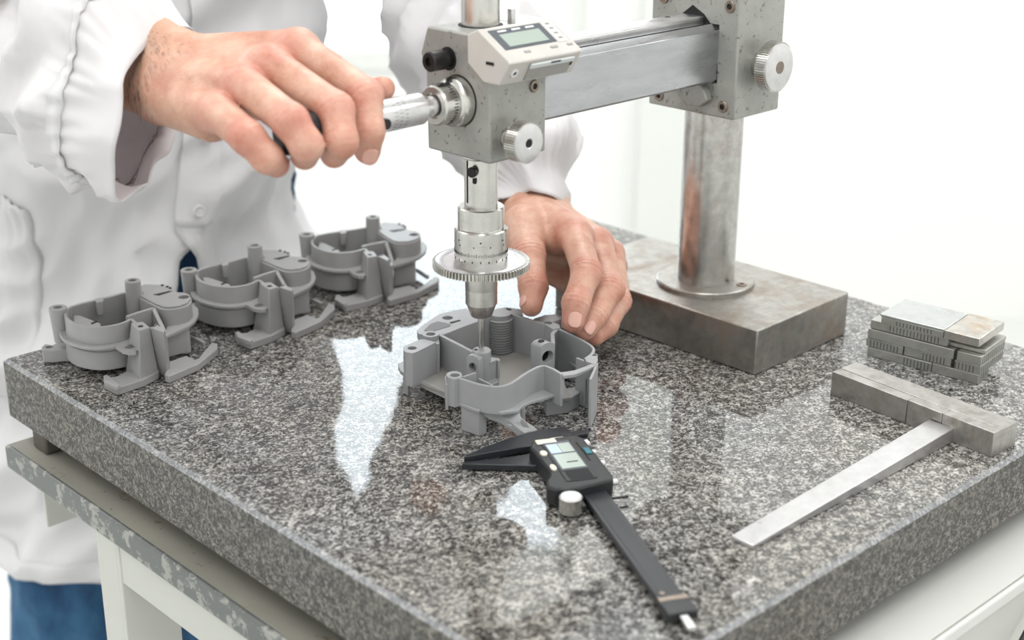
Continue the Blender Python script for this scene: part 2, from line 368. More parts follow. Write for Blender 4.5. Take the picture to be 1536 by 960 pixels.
def stand():
    s = empty('measuring_stand', (.16007,1.14548,0), math.radians(45.08), 'heavy steel column stand with beam, digital readout and vertical probe over the plate', 'measuring stand')
    # base block
    M().box(-.0598,.0648,-.0971,.1143,.0003,.03736).build('base_block', S_base, s, bev=.0014, seg=3)
    fl = M().lathe([(.0405,.0373),(.0405,.0405),(.0395,.0415),(.0245,.0415)], 64).build('flange_ring', S_base, s)
    screw(fl, (.006,-.0325,.0414), (0,0,1), .0042)
    M().lathe([(.0236,.040),(.0236,.415),(.0225,.4165)], 64).build('column', S_col, s)
    # clamp block on the column
    c = M().box(-.0245,.034,-.037,.048,.1835,.292).build('clamp_block', PAINT_H, s, bev=.0016, seg=3)
    sl = M(); sl.prism([(-.0192,.2098),(.0216,.2098),(.0216,.2545),(.017,.2592),(.0075,.2665),(-.004,.2605),(-.010,.2545),(-.0186,.2545)], -.0001, .0004, Matrix.Translation((-.0245,0,0)) @ Matrix(((0,0,-1,0),(1,0,0,0),(0,1,0,0),(0,0,0,1))))
    sl.build('opening_shade', BLK, c)  # thin black sheet standing for the shade in the opening around the beam
    for (u, z) in ((-.0278,.2690),(-.0262,.1927),(.037,.1920),(.036,.269)): screw(c, (-.0246,u,z), (-1,0,0), .0046)
    sh = M().prism([(.015,.1985),(.015,.2098),(-.0075,.2098),(-.0135,.2035),(-.0165,.1975),(-.009,.191),(.004,.1905)], 0, .008, Matrix.Translation((-.0246,0,0)) @ Matrix(((0,0,-1,0),(1,0,0,0),(0,1,0,0),(0,0,0,1))))
    sh.build('clamp_shoe', PAINT_H, c, bev=.001)
    kn = M(); K = T((.0035,-.037,.2235), rx=math.pi/2)
    kn.lathe([(.0105,0),(.0105,.009),(.0115,.0105)], 32, K)
    k2 = M(); k2.prism(gear_prof(.0181,.0193,64), .0095, .0185, K); kb = kn.build('clamp_knob', S_turn, c)
    k2.build('knurled_rim', S_turn, kb); M().lathe([(.0178,.0183),(.0178,.0192),(.0165,.0198),(.0001,.0198)], 48, K).build('knob_face', S_bright, kb)
    M().lathe([(.0048,.0196),(.0048,.0202),(.0001,.0202)], 24, K).build('knob_screw', S_screw, kb)
    # beam
    b = M(); prof = [(-.0190,.2125),(-.0175,.2108),(.0205,.2108),(.0205,.2535),(-.0125,.2543),(-.0190,.2505)]
    b.prism(prof, -.236, .030, Matrix(((0,0,1,0),(1,0,0,0),(0,1,0,0),(0,0,0,1))))
    bo = b.build('beam', S_arm, s, bev=.0004)
    M().prism([(-.0035,.2540),(-.0035,.2585),(-.0025,.2592),(.0165,.2592),(.0165,.2540)], -.232, .0, Matrix(((0,0,1,0),(1,0,0,0),(0,1,0,0),(0,0,0,1)))).build('beam_rail', S_bright, bo, bev=.0003)
    M().box(-.23,-.0250,-.0105,-.0098,.2535,.2548).build('beam_groove', BLK, bo)
    M().lathe([(.0022,.2590),(.0022,.2594),(.0001,.2594)], 12, Matrix.Translation((-.048,.013,0))).build('rail_hole', BLK, bo)
    # head block: prism in (y,z) with the small bulge on its far side, top chamfer
    h = M(); prof = [(-.030,.1938),(.0305,.1938),(.0315,.247),(.0365,.258),(.0295,.2765),(-.0275,.2765),(-.030,.274)]
    h.prism(prof, -.278, -.2255, Matrix(((0,0,1,0),(1,0,0,0),(0,1,0,0),(0,0,0,1))))
    h.box(-.2256,-.196,-.004,.0295,.2605,.2765)
    ho = h.build('head_block', PAINT_H, s, bev=.0016, seg=3)
    screw(ho, (-.2375,-.0301,.2398), (0,-1,0), .0042)
    K = T((-.278,.009,.2578), ry=-math.pi/2)
    M().lathe([(.0078,-.0002),(.0078,.0004),(.0001,.0004)], 28, K).build('knob_recess', BLK, ho)
    kk = M().lathe([(.0056,0),(.0056,.004),(.0066,.005),(.0066,.0165),(.0058,.0175),(.0030,.0175),(.0028,.015)], 28, K).build('black_knob', S_dark, ho); kk['label'] = 'black cylindrical knob'
    # clamping knob on the right face
    K = T((-.2613,-.030,.2085), rx=math.pi/2)
    kb = M().lathe([(.0078,-.0002),(.0078,.0005),(.0068,.0008),(.0068,.0035),(.0060,.004),(.0060,.0055),(.0066,.006),(.0066,.0105)], 28, K).build('clamp_knob', S_turn, ho)
    M().prism(gear_prof(.0129,.0137,52), .0095, .0185, K).build('knurled_rim', S_turn, kb)
    M().lathe([(.0128,.0184),(.0128,.0192),(.0120,.0196),(.0034,.0196),(.0030,.0193),(.0026,.0180)], 40, K).build('knob_face', S_bright, kb)
    M().lathe([(.0026,.0191),(.0026,.01935),(.0001,.01935)], 16, K).build('knob_hole', BLK, kb)
    # micrometer and hand grip; axis at y=-.0007, z=.2315
    K = T((-.278,-.0007,.2315), ry=-math.pi/2)
    M().lathe([(.0172,-.0001),(.0172,.0003),(.0001,.0003)], 40, K).build('dial_gap', BLK, ho)
    dl = M().lathe([(.0165,0),(.0165,.0060),(.0158,.0080),(.0135,.0098),(.0131,.0215),(.0121,.0228),(.0085,.0228),(.0080,.0205)], 56, K).build('graduated_dial', S_turn, s); dl['label'] = 'turned dial with engraved graduation'
    tk = M()
    for i in range(40):
        a = 2*math.pi*i/40; L = .0036 if i % 5 == 0 else .0024
        tk.box(.0130,.01358,-.00036,.00036,.0125,.0125+L, K @ Matrix.Rotation(a,4,'Z'))
    tk.build('graduation', INK, dl)['kind'] = 'stuff'
    M().lathe([(.0069,.018),(.0069,.046)], 36, K).build('handle_shaft', S_bright, s)
    g = M().lathe([(.0068,.0340),(.0096,.0343),(.0103,.0350),(.0103,.079),(.0101,.081)], 48, K).build('graduated_sleeve', S_bright, s)
    tk = M()
    for i in range(26):
        for j in range(3): tk.box(.01028,.0104,-.00013,.00013,.052+j*.0045,.0545+j*.0045, K @ Matrix.Rotation(2*math.pi*i/26+.1*j,4,'Z'))
    tk.build('graduation', INK, g)['kind'] = 'stuff'
    M().lathe([(.0100,.0795),(.0118,.080),(.0122,.0815),(.0122,.139),(.0115,.1415),(.004,.142)], 40, K).build('hand_grip', BLACKP, s)
    M().lathe([(.0035,0),(.0035,.005)], 16, K @ Matrix.Translation((-.0005,-.0126,.0765)) @ Matrix.Rotation(math.pi/2,4,'X')).build('clamp_pin', S_dark, g)
    # digital readout: profile in (y,z), length along x
    RX0, RX1 = -.2835, -.2165
    pr = [(-.0245,.2815),(-.0515,.2655),(-.0535,.2635),(-.0445,.2485),(-.0300,.2485),(-.0150,.2590),(-.0150,.2770)]
    P3 = Matrix(((0,0,1,0),(1,0,0,0),(0,1,0,0),(0,0,0,1)))
    r = M().prism(pr, RX0, RX1, P3).build('digital_readout', BEIGE, s, bev=.0009, seg=3)
    M().box(-.2775,-.2255,-.030,-.012,.252,.2765).build('readout_bracket', BEIGE_D, s, bev=.001)
    # face frame: origin at the face's upper left, e1 along x, e2 down the slope, n outwards
    a = Vector((0,-.0245,.2815)); bq = Vector((0,-.0515,.2655)); e2 = (bq-a).normalized(); L2 = (bq-a).length; n = Vector((1,0,0)).cross(e2); n = -n if n.z < 0 else n
    FM = Matrix(((1,e2.x,n.x,RX0),(0,e2.y,n.y,a.y),(0,e2.z,n.z,a.z),(0,0,0,1)))
    W_ = RX1-RX0
    M().box(.006,.0530,.0030,.0225,-.0002,.0004,FM).build('screen_frame', LCDF, r, bev=.0003)
    lc = M().box(.0115,.0475,.0085,.0205,.0003,.0008,FM).build('lcd_screen', LCD, r, bev=.0003); lc['label'] = 'grey green blank lcd'
    M().box(.0540,.0625,.0022,.0235,-.0002,.0005,FM).build('button_strip', mat('pale_button_strip', (.72,.70,.64), .4), r, bev=.0006)
    for i in range(4): M().box(.0568,.0600,.0045+i*.0048,.0060+i*.0048,.0004,.0009,FM).build('button', BEIGE_D, r)
    for x, w_ in ((.0190,.0055),(.0430,.0065),(.0585,.0050)): M().box(x,x+w_,.0258,.0278,-.0002,.0006,FM).build('button', BEIGE_D, r, bev=.0003)
    for x in (.013,.0255,.038): M().box(x,x+.0075,.0048,.0062,.0004,.0006,FM).build('printed_mark', WHITEP, r)
    # front (underside) strip, slots, socket
    a2 = Vector((0,-.0535,.2635)); b2 = Vector((0,-.0445,.2485)); e3 = (b2-a2).normalized(); n3 = Vector((1,0,0)).cross(e3); n3 = -n3 if n3.y > 0 else n3
    FN = Matrix(((1,e3.x,n3.x,RX0),(0,e3.y,n3.y,a2.y),(0,e3.z,n3.z,a2.z),(0,0,0,1)))
    M().box(.020,.060,.0020,.0160,-.0002,.0010,FN).build('battery_cover', BEIGE_D, r, bev=.0004)
    M().box(.0195,.0595,.0022,.0058,.0008,.0022,FN).build('cover_strip', mat('pale_strip', (.62,.66,.66), .3), r, bev=.0005)
    M().box(.037,.046,.0022,.0034,.0021,.0024,FN).build('slot', BLK, r); M().box(.0585,.0603,.0045,.0095,.0008,.0013,FN).build('slot', BLK, r)
    sk = M().lathe([(.0030,0),(.0030,.0008),(.0016,.0008),(.0015,.0001)], 20, FN @ Matrix.Translation((.0085,.0085,0))).build('socket', WHITEP, r)
    M().lathe([(.0016,.0001),(.0016,.0004)], 16, FN @ Matrix.Translation((.0085,.0085,0))).build('socket_hole', BLK, sk)
    M().box(RX0-.0004,RX0+.001,-.0395,-.0325,.2605,.2625).build('slot', BLK, r)
    # spindle assembly
    SX, SY = -.249, .0086
    def sp(name, prof, m_, n=64, par=s): return M().lathe(prof, n, Matrix.Translation((SX,SY,0))).build(name, m_, par)
    sp('collar_gap', [(.0150,.2763),(.0150,.2769),(.0001,.2769)], BLK)
    sp('upper_spindle', [(.0129,.2765),(.0129,.4195),(.012,.4205)], S_turn)
    M().box(SX+.017,SX+.021,SY-.012,SY-.008,.2765,.2865).build('index_pin', S_bright, s, bev=.0004)
    sp('lower_collar', [(.0001,.1938),(.0134,.1938),(.0134,.1875),(.0128,.1868),(.0117,.1868)], S_turn)
    lo = sp('spindle', [(.0116,.1938),(.0116,.098),(.0113,.0915)], S_turn)
    M().box(SX-.0116,SX-.0100,SY+.0005,SY+.0022,.156,.186).build('key_slot', BLK, lo)
    K = T((SX-.0100,SY-.0045,.1795), ry=-math.pi/2, rz=math.radians(18))
    M().lathe([(.0030,0),(.0030,.0020),(.0036,.0022),(.0036,.0050),(.0031,.0056)], 24, K).build('set_screw', S_dark, lo)
    M().box(SX-.0118,SX-.0108,SY-.0066,SY-.0040,.171,.1745, Matrix.Identity(4)).build('slot_window', BLK, lo)
    sp('upper_sleeve', [(.0118,.1520),(.0155,.1522),(.0163,.1515),(.0163,.1340)], S_turn)
    gs = sp('graduated_sleeve', [(.0164,.1365),(.0180,.1368),(.0187,.1360),(.0187,.1135),(.0187,.1128)], S_turn)
    tk = M()
    for i in range(100):
        K = Matrix.Translation((SX,SY,0)) @ Matrix.Rotation(2*math.pi*i/100,4,'Z'); L = .0030 if i % 5 == 0 else .0018
        tk.box(.01865,.01885,-.00013,.00013,.1205-L*.3,.1205+L*.7,K)
    for i in range(20):
        K = Matrix.Translation((SX,SY,0)) @ Matrix.Rotation(2*math.pi*(i+.5)/20,4,'Z')
        tk.box(.01865,.01885,-.00035,.00035,.1155,.1170,K); tk.box(.01865,.01885,-.0002,.0005,.1265,.1275,K @ Matrix.Rotation(.05,4,'Z')) if i % 2 else None
        if i % 3 == 0: tk.box(.01865,.01885,-.0006,.0006,.1300,.1310,K)
    tk.build('graduation', INK, gs)['kind'] = 'stuff'
    g = M().prism(gear_prof(.0322,.0343,80), .1075, .1125, Matrix.Translation((SX,SY,0))).build('gear_ring', S_turn, s, angle=25)
    gt = sp('gear_face', [(.0190,.1124),(.0325,.1126),(.0318,.1131),(.0265,.1132),(.0262,.1129),(.0195,.1129)], S_bright, par=g)
    sp('gear_hub', [(.0125,.1080),(.0130,.1075),(.0130,.1045),(.0114,.1042)], S_turn)
    sp('chuck_sleeve', [(.0113,.1045),(.0113,.0805),(.0108,.0802)], S_turn)
    sp('chuck_nose', [(.0104,.0808),(.0104,.0790),(.0078,.0715),(.0068,.0705),(.0030,.0705)], S_dark if False else S_col)
    sp('probe', [(.0025,.0710),(.0025,.0495),(.0020,.0475),(.0020,.0462),(.0005,.0458)], S_turn, 24)
    return s
stand()
# ------------------------------------------------------------------ digital caliper
def caliper():
    # local frame: x along the beam towards the rod end, -y towards the measuring jaws and the thumb wheel, z up
    a = at(897,745,.008)
    s = empty('digital_caliper', (a[0],a[1],0), -1.28869, 'black digital caliper with silver thumb wheel lying on the granite', 'caliper')
    bm_ = M().box(-.092,.136,-.0080,.0080,.0040,.0078).build('beam', BLACKS, s, bev=.0006)
    M().box(-.002,.124,-.0052,.0052,.0078,.0080).build('scale_strip', BLACKP, bm_, bev=.0001)
    M().lathe([(.0016,.0077),(.0016,.0082),(.0001,.0082)], 16, Matrix.Translation((.118,-.0035,0))).build('rivet', S_screw, bm_)
    en = M().box(.126,.1405,-.0092,.0092,.0030,.0088).build('end_cap', BLACKP, s, bev=.001)
    M().box(.1235,.1275,-.0088,.0088,.0080,.0093).build('end_clip', S_screw, s, bev=.0004)
    M().box(.137,.153,-.0026,.0026,.0048,.0074).build('depth_rod', S_bright, s, bev=.0006)
    fixed = [(-.104,.012),(-.104,-.006),(-.100,-.020),(-.096,-.032),(-.088,-.050),(-.0795,-.065),(-.0770,-.0675),(-.0765,-.064),(-.0785,-.050),(-.0805,-.030),(-.0805,-.019),(-.078,-.012),(-.078,.0095),(-.084,.0105),(-.092,.014)]
    fj = M().prism(fixed, .0035, .0085).build('fixed_jaw', BLACKS, s, bev=.0006)
    M().box(-.0855,-.0850,-.0085,.0075,.0084,.0087).build('jaw_mark', CREAM, fj); M().box(-.0885,-.0880,-.0035,.0055,.0084,.0087).build('jaw_mark', CREAM, fj)
    M().prism([(-.0975,.011),(-.0895,.011),(-.0905,.024),(-.0945,.0265),(-.0965,.0265)], .0042, .0076).build('inner_jaw', BLACKS, s, bev=.0004)
    slide = [(-.0765,-.017),(-.0745,-.030),(-.0742,-.050),(-.0755,-.0665),(-.0725,-.0700),(-.0690,-.060),(-.0640,-.045),(-.0590,-.030),(-.0550,-.018)]
    M().prism(slide, .0012, .0056).build('sliding_jaw', BLACKS, s, bev=.0006)
    M().prism([(-.083,.011),(-.078,.011),(-.088,.0250),(-.0893,.0250)], .0030, .0060).build('inner_jaw', BLACKS, s, bev=.0004)
    hd = [(-.0775,.0115),(-.072,.0145),(-.014,.0150),(-.0095,.0135),(-.0080,.0105),(-.0035,-.0110),(-.0035,-.0185),(-.0060,-.0270),(-.0110,-.0305),(-.0180,-.0285),(-.0250,-.0240),(-.0320,-.0225),(-.0600,-.0235),(-.0680,-.0245),(-.0775,-.0200)]
    h = M().prism(hd, .0012, .0142).build('head', BLACKP, s, bev=.0016, seg=3)
    Z = .0142
    M().box(-.0700,-.0130,-.0165,.0040,Z,Z+.0005).build('raised_panel', BLACKP, h, bev=.0003)
    M().box(-.0690,-.0275,-.0152,.0030,Z+.0004,Z+.0009).build('display_frame', LCDF, h, bev=.0002)
    M().box(-.0500,-.0290,-.0142,.0018,Z+.0008,Z+.0013).build('lcd_screen', LCD, h, bev=.0002)
    M().box(-.0655,-.0520,-.0065,.0018,Z+.0008,Z+.0012).build('label_strip', LCD, h)
    M().box(-.0655,-.0520,-.0142,-.0068,Z+.0008,Z+.0012).build('label_strip', mat('pale_blue_label', (.50,.62,.78), .3), h)
    for i in range(9): M().box(-.0265+i*.0014,-.0258+i*.0014,-.0135,.0020,Z+.0004,Z+.0008).build('grip_ridge', BLACKP, h)
    M().box(-.0380,-.0366,-.0085,-.0010,Z+.0012,Z+.0014).build('digits', INK, h)
    for x, y, rx, ry in ((-.0550,-.0188,.0036,.0024),(-.0335,-.0190,.0042,.0020)):
        k = M().lathe([(1,Z-.0002),(1,Z+.0010),(.8,Z+.0014)], 20); k.v = [(x+v[0]*rx, y+v[1]*ry, v[2]) for v in k.v]; k.build('button', CREAM, h)
    M().box(-.0750,-.0685,-.0190,-.0050,Z,Z+.0011).build('button', CREAM, h, bev=.0006)
    for x, r in ((-.0735,.0014),(-.0690,.0021),(-.0560,.0020),(-.0385,.0024),(-.0140,.0024)):
        M().lathe([(r,0),(r,.0032),(r*.7,.0038)], 14, T((x,.0145,.0105 if x<-.02 else .009), rx=-math.pi/2)).build('screw', S_bright, h)
    M().box(-.0560,-.0470,.0085,.0125,Z,Z+.0007).build('cover_slot', mat('teal_print', (.02,.16,.20), .4), h)
    M().box(-.0660,-.0380,.0072,.0080,Z,Z+.0003).build('cover_seam', BLK, h)
    wl = M().prism(gear_prof(.0070,.0073,48), .0022, .0120, Matrix.Translation((.0030,-.0190,0))).build('thumb_wheel', S_turn, s, bev=0); wl['label'] = 'silver knurled thumb wheel'
    M().lathe([(.0071,.0119),(.0064,.0130),(.0001,.0130)], 32, Matrix.Translation((.0030,-.0190,0))).build('wheel_top', S_bright, wl)
    M().box(-.006,.010,-.0140,-.0110,.0050,.0085).build('wheel_bracket', BLACKP, s, bev=.0005)
    M().box(-.004,-.002,.0080,.0215,.0032,.0040).build('clip_wire', BLK, s)
caliper()
# ------------------------------------------------------------------ try square made of steel bars
def slab_obj(name, label, cat, a, b, rz=0, group=None):
    P = NC+UD*a+VD*b; return empty(name, (P[0],P[1],0), PH+rz, label, cat, group)
def square():
    s = slab_obj('steel_try_square', 'flat bright steel blade set against a stock of grey steel bars', 'try square', .0105, .4095, math.radians(-4.0))
    # x = b direction (away), y = a direction; stock runs along y
    L = .1375
    M().box(.0095,.0285,0,L,0,.0185).build('stock_bar', S_bar, s, bev=.0004)
    M().box(0,.0094,0,.0410,0,.0183).build('stock_block', S_bar, s, bev=.0004)
    M().box(0,.0094,.0413,.0700,0,.0183).build('stock_block', S_bar, s, bev=.0004)
    M().box(0,.0094,.0704,L,0,.0182).build('stock_block', S_bar, s, bev=.0004)
    # the long flat blade, thinner at its free end
    e0 = at(1113,811,.003); e1 = at(1402,637,.013); d = e1-e0; L = math.hypot(d[0], d[1]); rb = math.atan2(d[1], d[0]); L += .0095
    m = M(); w0, w1 = .0082, .0100
    Tm = Matrix.Rotation(-s.rotation_euler[2], 4, 'Z') @ Matrix.Translation(-Vector(s.location)) @ Matrix.Translation((e0[0],e0[1],0)) @ Matrix.Rotation(rb, 4, 'Z')
    m.add([(0,-w0,.0002),(L,-w1,.0002),(L,w1,.0002),(0,w0,.0002),(0,-w0,.0032),(L,-w1,.0108),(L,w1,.0108),(0,w0,.0032)], [(0,3,2,1),(4,5,6,7),(0,1,5,4),(1,2,6,5),(2,3,7,6),(3,0,4,7)], Tm)
    m.build('blade', S_bright, s, bev=.0005)
    return s
square()
# ------------------------------------------------------------------ pile of steel bars (parallels) by the right edge
def pile():
    # local frame of the pile: x = along the long side (towards the front right), y = depth away from the viewer
    A = at(1300,533,0); B = at(1466,577,0); d = B-A; rz = math.atan2(d[1], d[0]); L = math.hypot(d[0], d[1])
    ex = np.array([math.cos(rz), math.sin(rz), 0]); ey = np.array([-math.sin(rz), math.cos(rz), 0])
    k = L/.100
    layers = [  # x0,x1,y0,y1,z0,z1,ticks,label
        (0,.0590,.0,.020,0,.0075,(.034,.059),'dull steel bar at the left end of the bottom layer of the pile'),
        (.0595,.100,0,.020,0,.0078,None,'dull steel bar at the right end of the bottom layer of the pile'),
        (.000,.070,.0215,.045,0,.0076,None,'dull steel bar hidden at the back of the bottom layer of the pile'),
        (-.002,.0320,.0005,.021,.0078,.0148,(.002,.030),'short ticked steel bar at the left of the second layer of the pile'),
        (.0330,.0750,.001,.021,.0078,.0150,(.050,.074),'ticked steel bar in the middle of the second layer of the pile'),
        (.0785,.101,.0,.044,.0078,.0150,(.079,.100),'ticked steel bar at the right end of the second layer of the pile'),
        (-.001,.0770,.0,.022,.0151,.0228,None,'long plain steel bar on the third layer of the pile, left of the dark gap'),
        (.0800,.101,-.0005,.045,.0151,.0230,None,'plain steel bar on the third layer of the pile, right of the dark gap'),
        (.000,.0700,.0015,.022,.0231,.0300,(.018,.066),'ticked steel bar on the fourth layer of the pile, below the plates'),
        (.0700,.101,.006,.046,.0231,.0262,None,'thin steel bar jutting out at the right under the rusty plate'),
        (.010,.0660,.000,.022,.0301,.0352,(.024,.060),'ticked steel bar right under the large top plate of the pile'),
    ]
    g = 'steel bars stacked in a pile by the right edge'
    for i, (x0,x1,y0,y1,z0,z1,tk,lab) in enumerate(layers):
        P = A+ex*x0*k+ey*y0
        o = M().box(0,(x1-x0)*k,0,(y1-y0),z0+.00008,z1).build('steel_bar', S_gb, None, bev=.00035)
        o.location = (P[0],P[1],0); o.rotation_euler = (0,0,rz); tag(o, lab, 'steel bar', g)
        if tk:
            t = M(); n = int((tk[1]-tk[0])/.0031)
            for j in range(n):
                xx = (tk[0]-x0+j*.0031)*k; t.box(xx,xx+.0006,-.00008,.0002,z0+.0006,z1-.0012)
            e = t.build('graduation', INK, o); e['kind'] = 'stuff'
        if x1 > .099 and z0 < .02:
            t = M(); n = int((y1-y0)/.0040)
            for j in range(n): t.box((x1-x0)*k-.0002,(x1-x0)*k+.00008,.002+j*.0040,.0024+j*.0040,z0+.0012,z1-.0006)
            e = t.build('graduation', INK, o); e['kind'] = 'stuff'
    def plate(x0,x1,y0,y1,z0,z1,m_,lab,name):
        P = A+ex*x0*k+ey*y0
        o = M().box(0,(x1-x0)*k,0,y1-y0,z0,z1).build(name, m_, None, bev=.0004); o.location = (P[0],P[1],0); o.rotation_euler = (0,0,rz); tag(o, lab, 'steel plate')
    plate(.0085,.0665,.000,.045,.0353,.0372,S_gbtop,'large smooth bluish steel plate on top of the pile of bars','steel_plate')
    plate(.0668,.0975,-.0005,.047,.0301,.0368,S_rust,'rust-spotted steel plate on top of the pile at its right end','steel_plate')
pile()
# ------------------------------------------------------------------ the grey moulded housing under the probe
def arc(cx, cy, r, a0, a1, n=12): return [(cx+r*math.cos(math.radians(a0+(a1-a0)*i/n)), cy+r*math.sin(math.radians(a0+(a1-a0)*i/n))) for i in range(n+1)]
def circ(x, y, r, n=24): return arc(x, y, r, 0, 360*(n-1)/n, n-1)
def centre_housing():
    O = at(745, 560, 0)
    s = empty('moulded_housing', (O[0],O[1],0), 0, 'grey open cast housing with screw bosses standing under the vertical probe', 'machine part')
    R = .0398
    def c(x, y, z=R):
        p = at(590+x*.22923, 440+y*.22917, z); return (p[0]-O[0], p[1]-O[1])
    def cc(l, z=R): return [c(x, y, z) for x, y in l]
    m_ = CAST; B = .0005
    def wl(name, l, z0, z1, th=.0022, sm=0, z=None): 
        return M().wall(cc(l, z if z is not None else z1), th, z0, z1, smooth=sm).build(name, m_, s, bev=.0004, angle=40)
    wl('inner_wall', [(318,268),(480,205),(660,140)], .006, R)
    wl('inner_wall', [(742,122),(900,172),(1080,226)], .006, R, .0028)
    wl('inner_wall', [(300,268),(400,318),(525,383)], .012, R, .0030)
    wl('side_wall', [(1085,232),(1130,252),(1180,277),(1250,312),(1298,345),(1310,372),(1290,402),(1255,425)], .004, R, .0022, 5)
    wl('inner_wall', [(1075,225),(1042,262),(1045,330)], .006, R, .0030)
    # ledge inside the right pocket
    M().prism(cc([(1050,330),(1060,380),(1250,520),(1330,470),(1290,420),(1180,330)], .018), .015, .018).build('inner_ledge', m_, s, bev=B)
    # ribbed round column in the back corner
    x, y = c(700,140); prof = []
    prof.append((.0105,.004))
    for i in range(15): z = .006+i*.0021; prof += [(.0085,z),(.0098,z+.0007),(.0098,z+.0014),(.0085,z+.0021)]
    prof += [(.0085,R+.0015),(.0068,R+.0015)]
    M().lathe(prof, 28, Matrix.Translation((x,y,0))).build('ribbed_column', m_, s)
    M().prism(cc([(655,135),(670,108),(735,100),(745,125),(700,140)]), R-.004, R+.001).build('column_cap', m_, s, bev=B)
    # floor of the well
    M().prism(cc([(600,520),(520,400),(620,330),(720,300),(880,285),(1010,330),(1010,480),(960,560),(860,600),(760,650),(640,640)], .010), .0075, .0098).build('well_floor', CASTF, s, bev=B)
    # front curved wall with flange below
    front = [(432,553),(500,574),(560,592),(640,606),(700,606),(760,590),(810,560),(850,532),(900,502),(950,478),(990,470)]
    wl('front_wall', front, .0190, R, .0023, 4)
    wl('front_wall', [(990,470),(1050,495),(1104,527)], .0150, R, .0024)
    wl('inner_rib', [(455,545),(540,515)], .016, R, .0018); wl('inner_rib', [(560,555),(650,600)], .02, .0375, .0016)
    fl = cc([(375,660),(440,640),(560,690),(700,690),(800,650),(900,600),(990,575),(1085,640),(1075,655),(1000,678),(900,708),(845,735),(820,765),(700,778),(640,752),(580,750),(565,765),(530,758),(375,695)], .0213)
    M().prism(fl, .0188, .0213).build('front_flange', m_, s, bev=B)
    # tail arm running towards the caliper
    up_ = cc([(590,745),(700,728),(800,735),(832,755),(822,782),(838,810),(880,838),(925,862),(948,900),(925,905),(862,918),(830,895),(770,850),(700,800),(620,775)], .0135)
    arm = [(590,748,.0208),(700,735,.0208),(800,735,.0208),(835,752,.0204),(822,782,.0190),(838,812,.0170),(880,845,.0130),(925,872,.0095),(948,900,.0070),(925,903,.0070),(885,905,.0075),(862,915,.0070),(830,893,.0085),(770,842,.0125),(700,795,.0170),(620,765,.0200)]
    top = [(*c(x, y, z), z) for x, y, z in arm]; n = len(top)
    M().add([(x, y, z) for x, y, z in top]+[(x, y, max(.0004, z-.0065)) for x, y, z in top], [tuple(range(n)), tuple(range(n, 2*n))[::-1]]+[(i, n+i, n+(i+1) % n, (i+1) % n) for i in range(n)]).build('tail_arm', m_, s, bev=.0004)
    wl('rear_strut', [(845,735),(850,750)], .0003, .0190, .0030)
    # front leg
    M().prism(cc([(442,735),(560,775),(612,758),(490,715)], .0190), .0003, .0195).build('leg', m_, s, bev=B)
    # posts with screw holes
    def post(name, l, hole, z0, z1=R, r=.0036, dep=.012):
        h = c(*hole, z1); return M().prism(cc(l, z1), z0, z1, holes=[(h[0],h[1],r)], depth=dep).build(name, m_, s, bev=.0004)
    post('screw_boss', [(345,535),(352,520),(380,510),(415,508),(445,520),(452,545),(425,558),(395,562),(360,552)], (403,535), .0185, R, .0034)
    post('screw_boss', [(64,350),(75,343),(180,300),(205,300),(280,320),(150,385),(125,392),(80,385),(66,372)], (123,358), .0135, R, .0034)
    x, y = c(244,266,R+.0018); M().lathe([(.0062,.012),(.0062,R+.0018),(.0036,R+.0018),(.0034,R-.010)], 28, Matrix.Translation((x,y,0)), cap=False).build('screw_boss', m_, s)
    M().lathe([(.0035,R-.0099),(.0001,R-.0098)], 20, Matrix.Translation((x,y,0))).build('boss_hole', BLK, s)
    wl('left_wall', [(205,305),(250,290),(300,268)], .0135, R-.001, .0045)
    # shelf on the left front
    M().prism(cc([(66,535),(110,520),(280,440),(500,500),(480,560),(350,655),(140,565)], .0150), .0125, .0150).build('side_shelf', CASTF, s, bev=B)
    wl('side_wall', [(285,330),(282,300)], .0145, R-.002, .004); wl('side_wall', [(350,600),(345,540)], .0150, .034, .002)
    M().wall(cc([(150,560),(345,652),(352,665)], .0145), .0016, .010, .0155).build('shelf_edge', m_, s, bev=.0002)
    M().prism(cc([(30,460),(70,440),(90,480),(80,530),(45,505),(32,480)], .0165), .0135, .0165).build('side_ear', m_, s, bev=B)
    wl('thin_leg', [(68,545),(100,560)], .0003, .0140, .0022, 0, .0135)
    # back left lug with pocket
    lug = cc([(155,240),(175,218),(235,175),(300,132),(400,108),(478,95),(500,120),(660,120),(655,148),(470,212),(318,268),(285,258),(262,236),(236,240),(210,270),(165,262)], R)
    h1 = c(355,157); 
    M().prism(lug, R-.006, R-.0004, holes=[(h1[0],h1[1],.0042)], depth=.0055).build('top_lug', m_, s, bev=.0004)
    M().prism(cc([(200,242),(240,200),(290,182),(340,192),(375,200),(372,212),(300,235),(240,250)]), R-.0006, R-.0001).build('pocket_shade', CASTD, s)  # flat dark plate, the pocket's shade put into its colour
    M().prism(cc([(368,188),(430,172),(442,176),(380,195)]), R-.0006, R-.0001).build('lug_slot', BLK, s)
    M().prism(cc([(160,255),(210,278),(262,262),(470,205),(655,145),(640,130),(300,140),(170,228)], R-.006), .016, R-.006).build('lug_body', m_, s, bev=B)
    # upright bearing blocks with round holes
    def upright(p0, p1, depth_vec, z0, z1, name, hz, hr, side=1):
        # a slab spanning p0-p1 (plan), thick along depth_vec, its top rounded; hole through it
        a = Vector(p0); b = Vector(p1); ex = (b-a); wdt = ex.length; ex.normalize(); r = wdt/2
        prof = [(0,z0),(wdt,z0)] + [(r+r*.98*math.cos(t), (z1-r*.55)+r*.55*math.sin(t)) for t in [math.pi*i/10 for i in range(11)]]
        dv = Vector(depth_vec); th = dv.length; dv.normalize()
        TT = Matrix(((ex.x,0,dv.x,a.x),(ex.y,0,dv.y,a.y),(0,1,0,0),(0,0,0,1)))
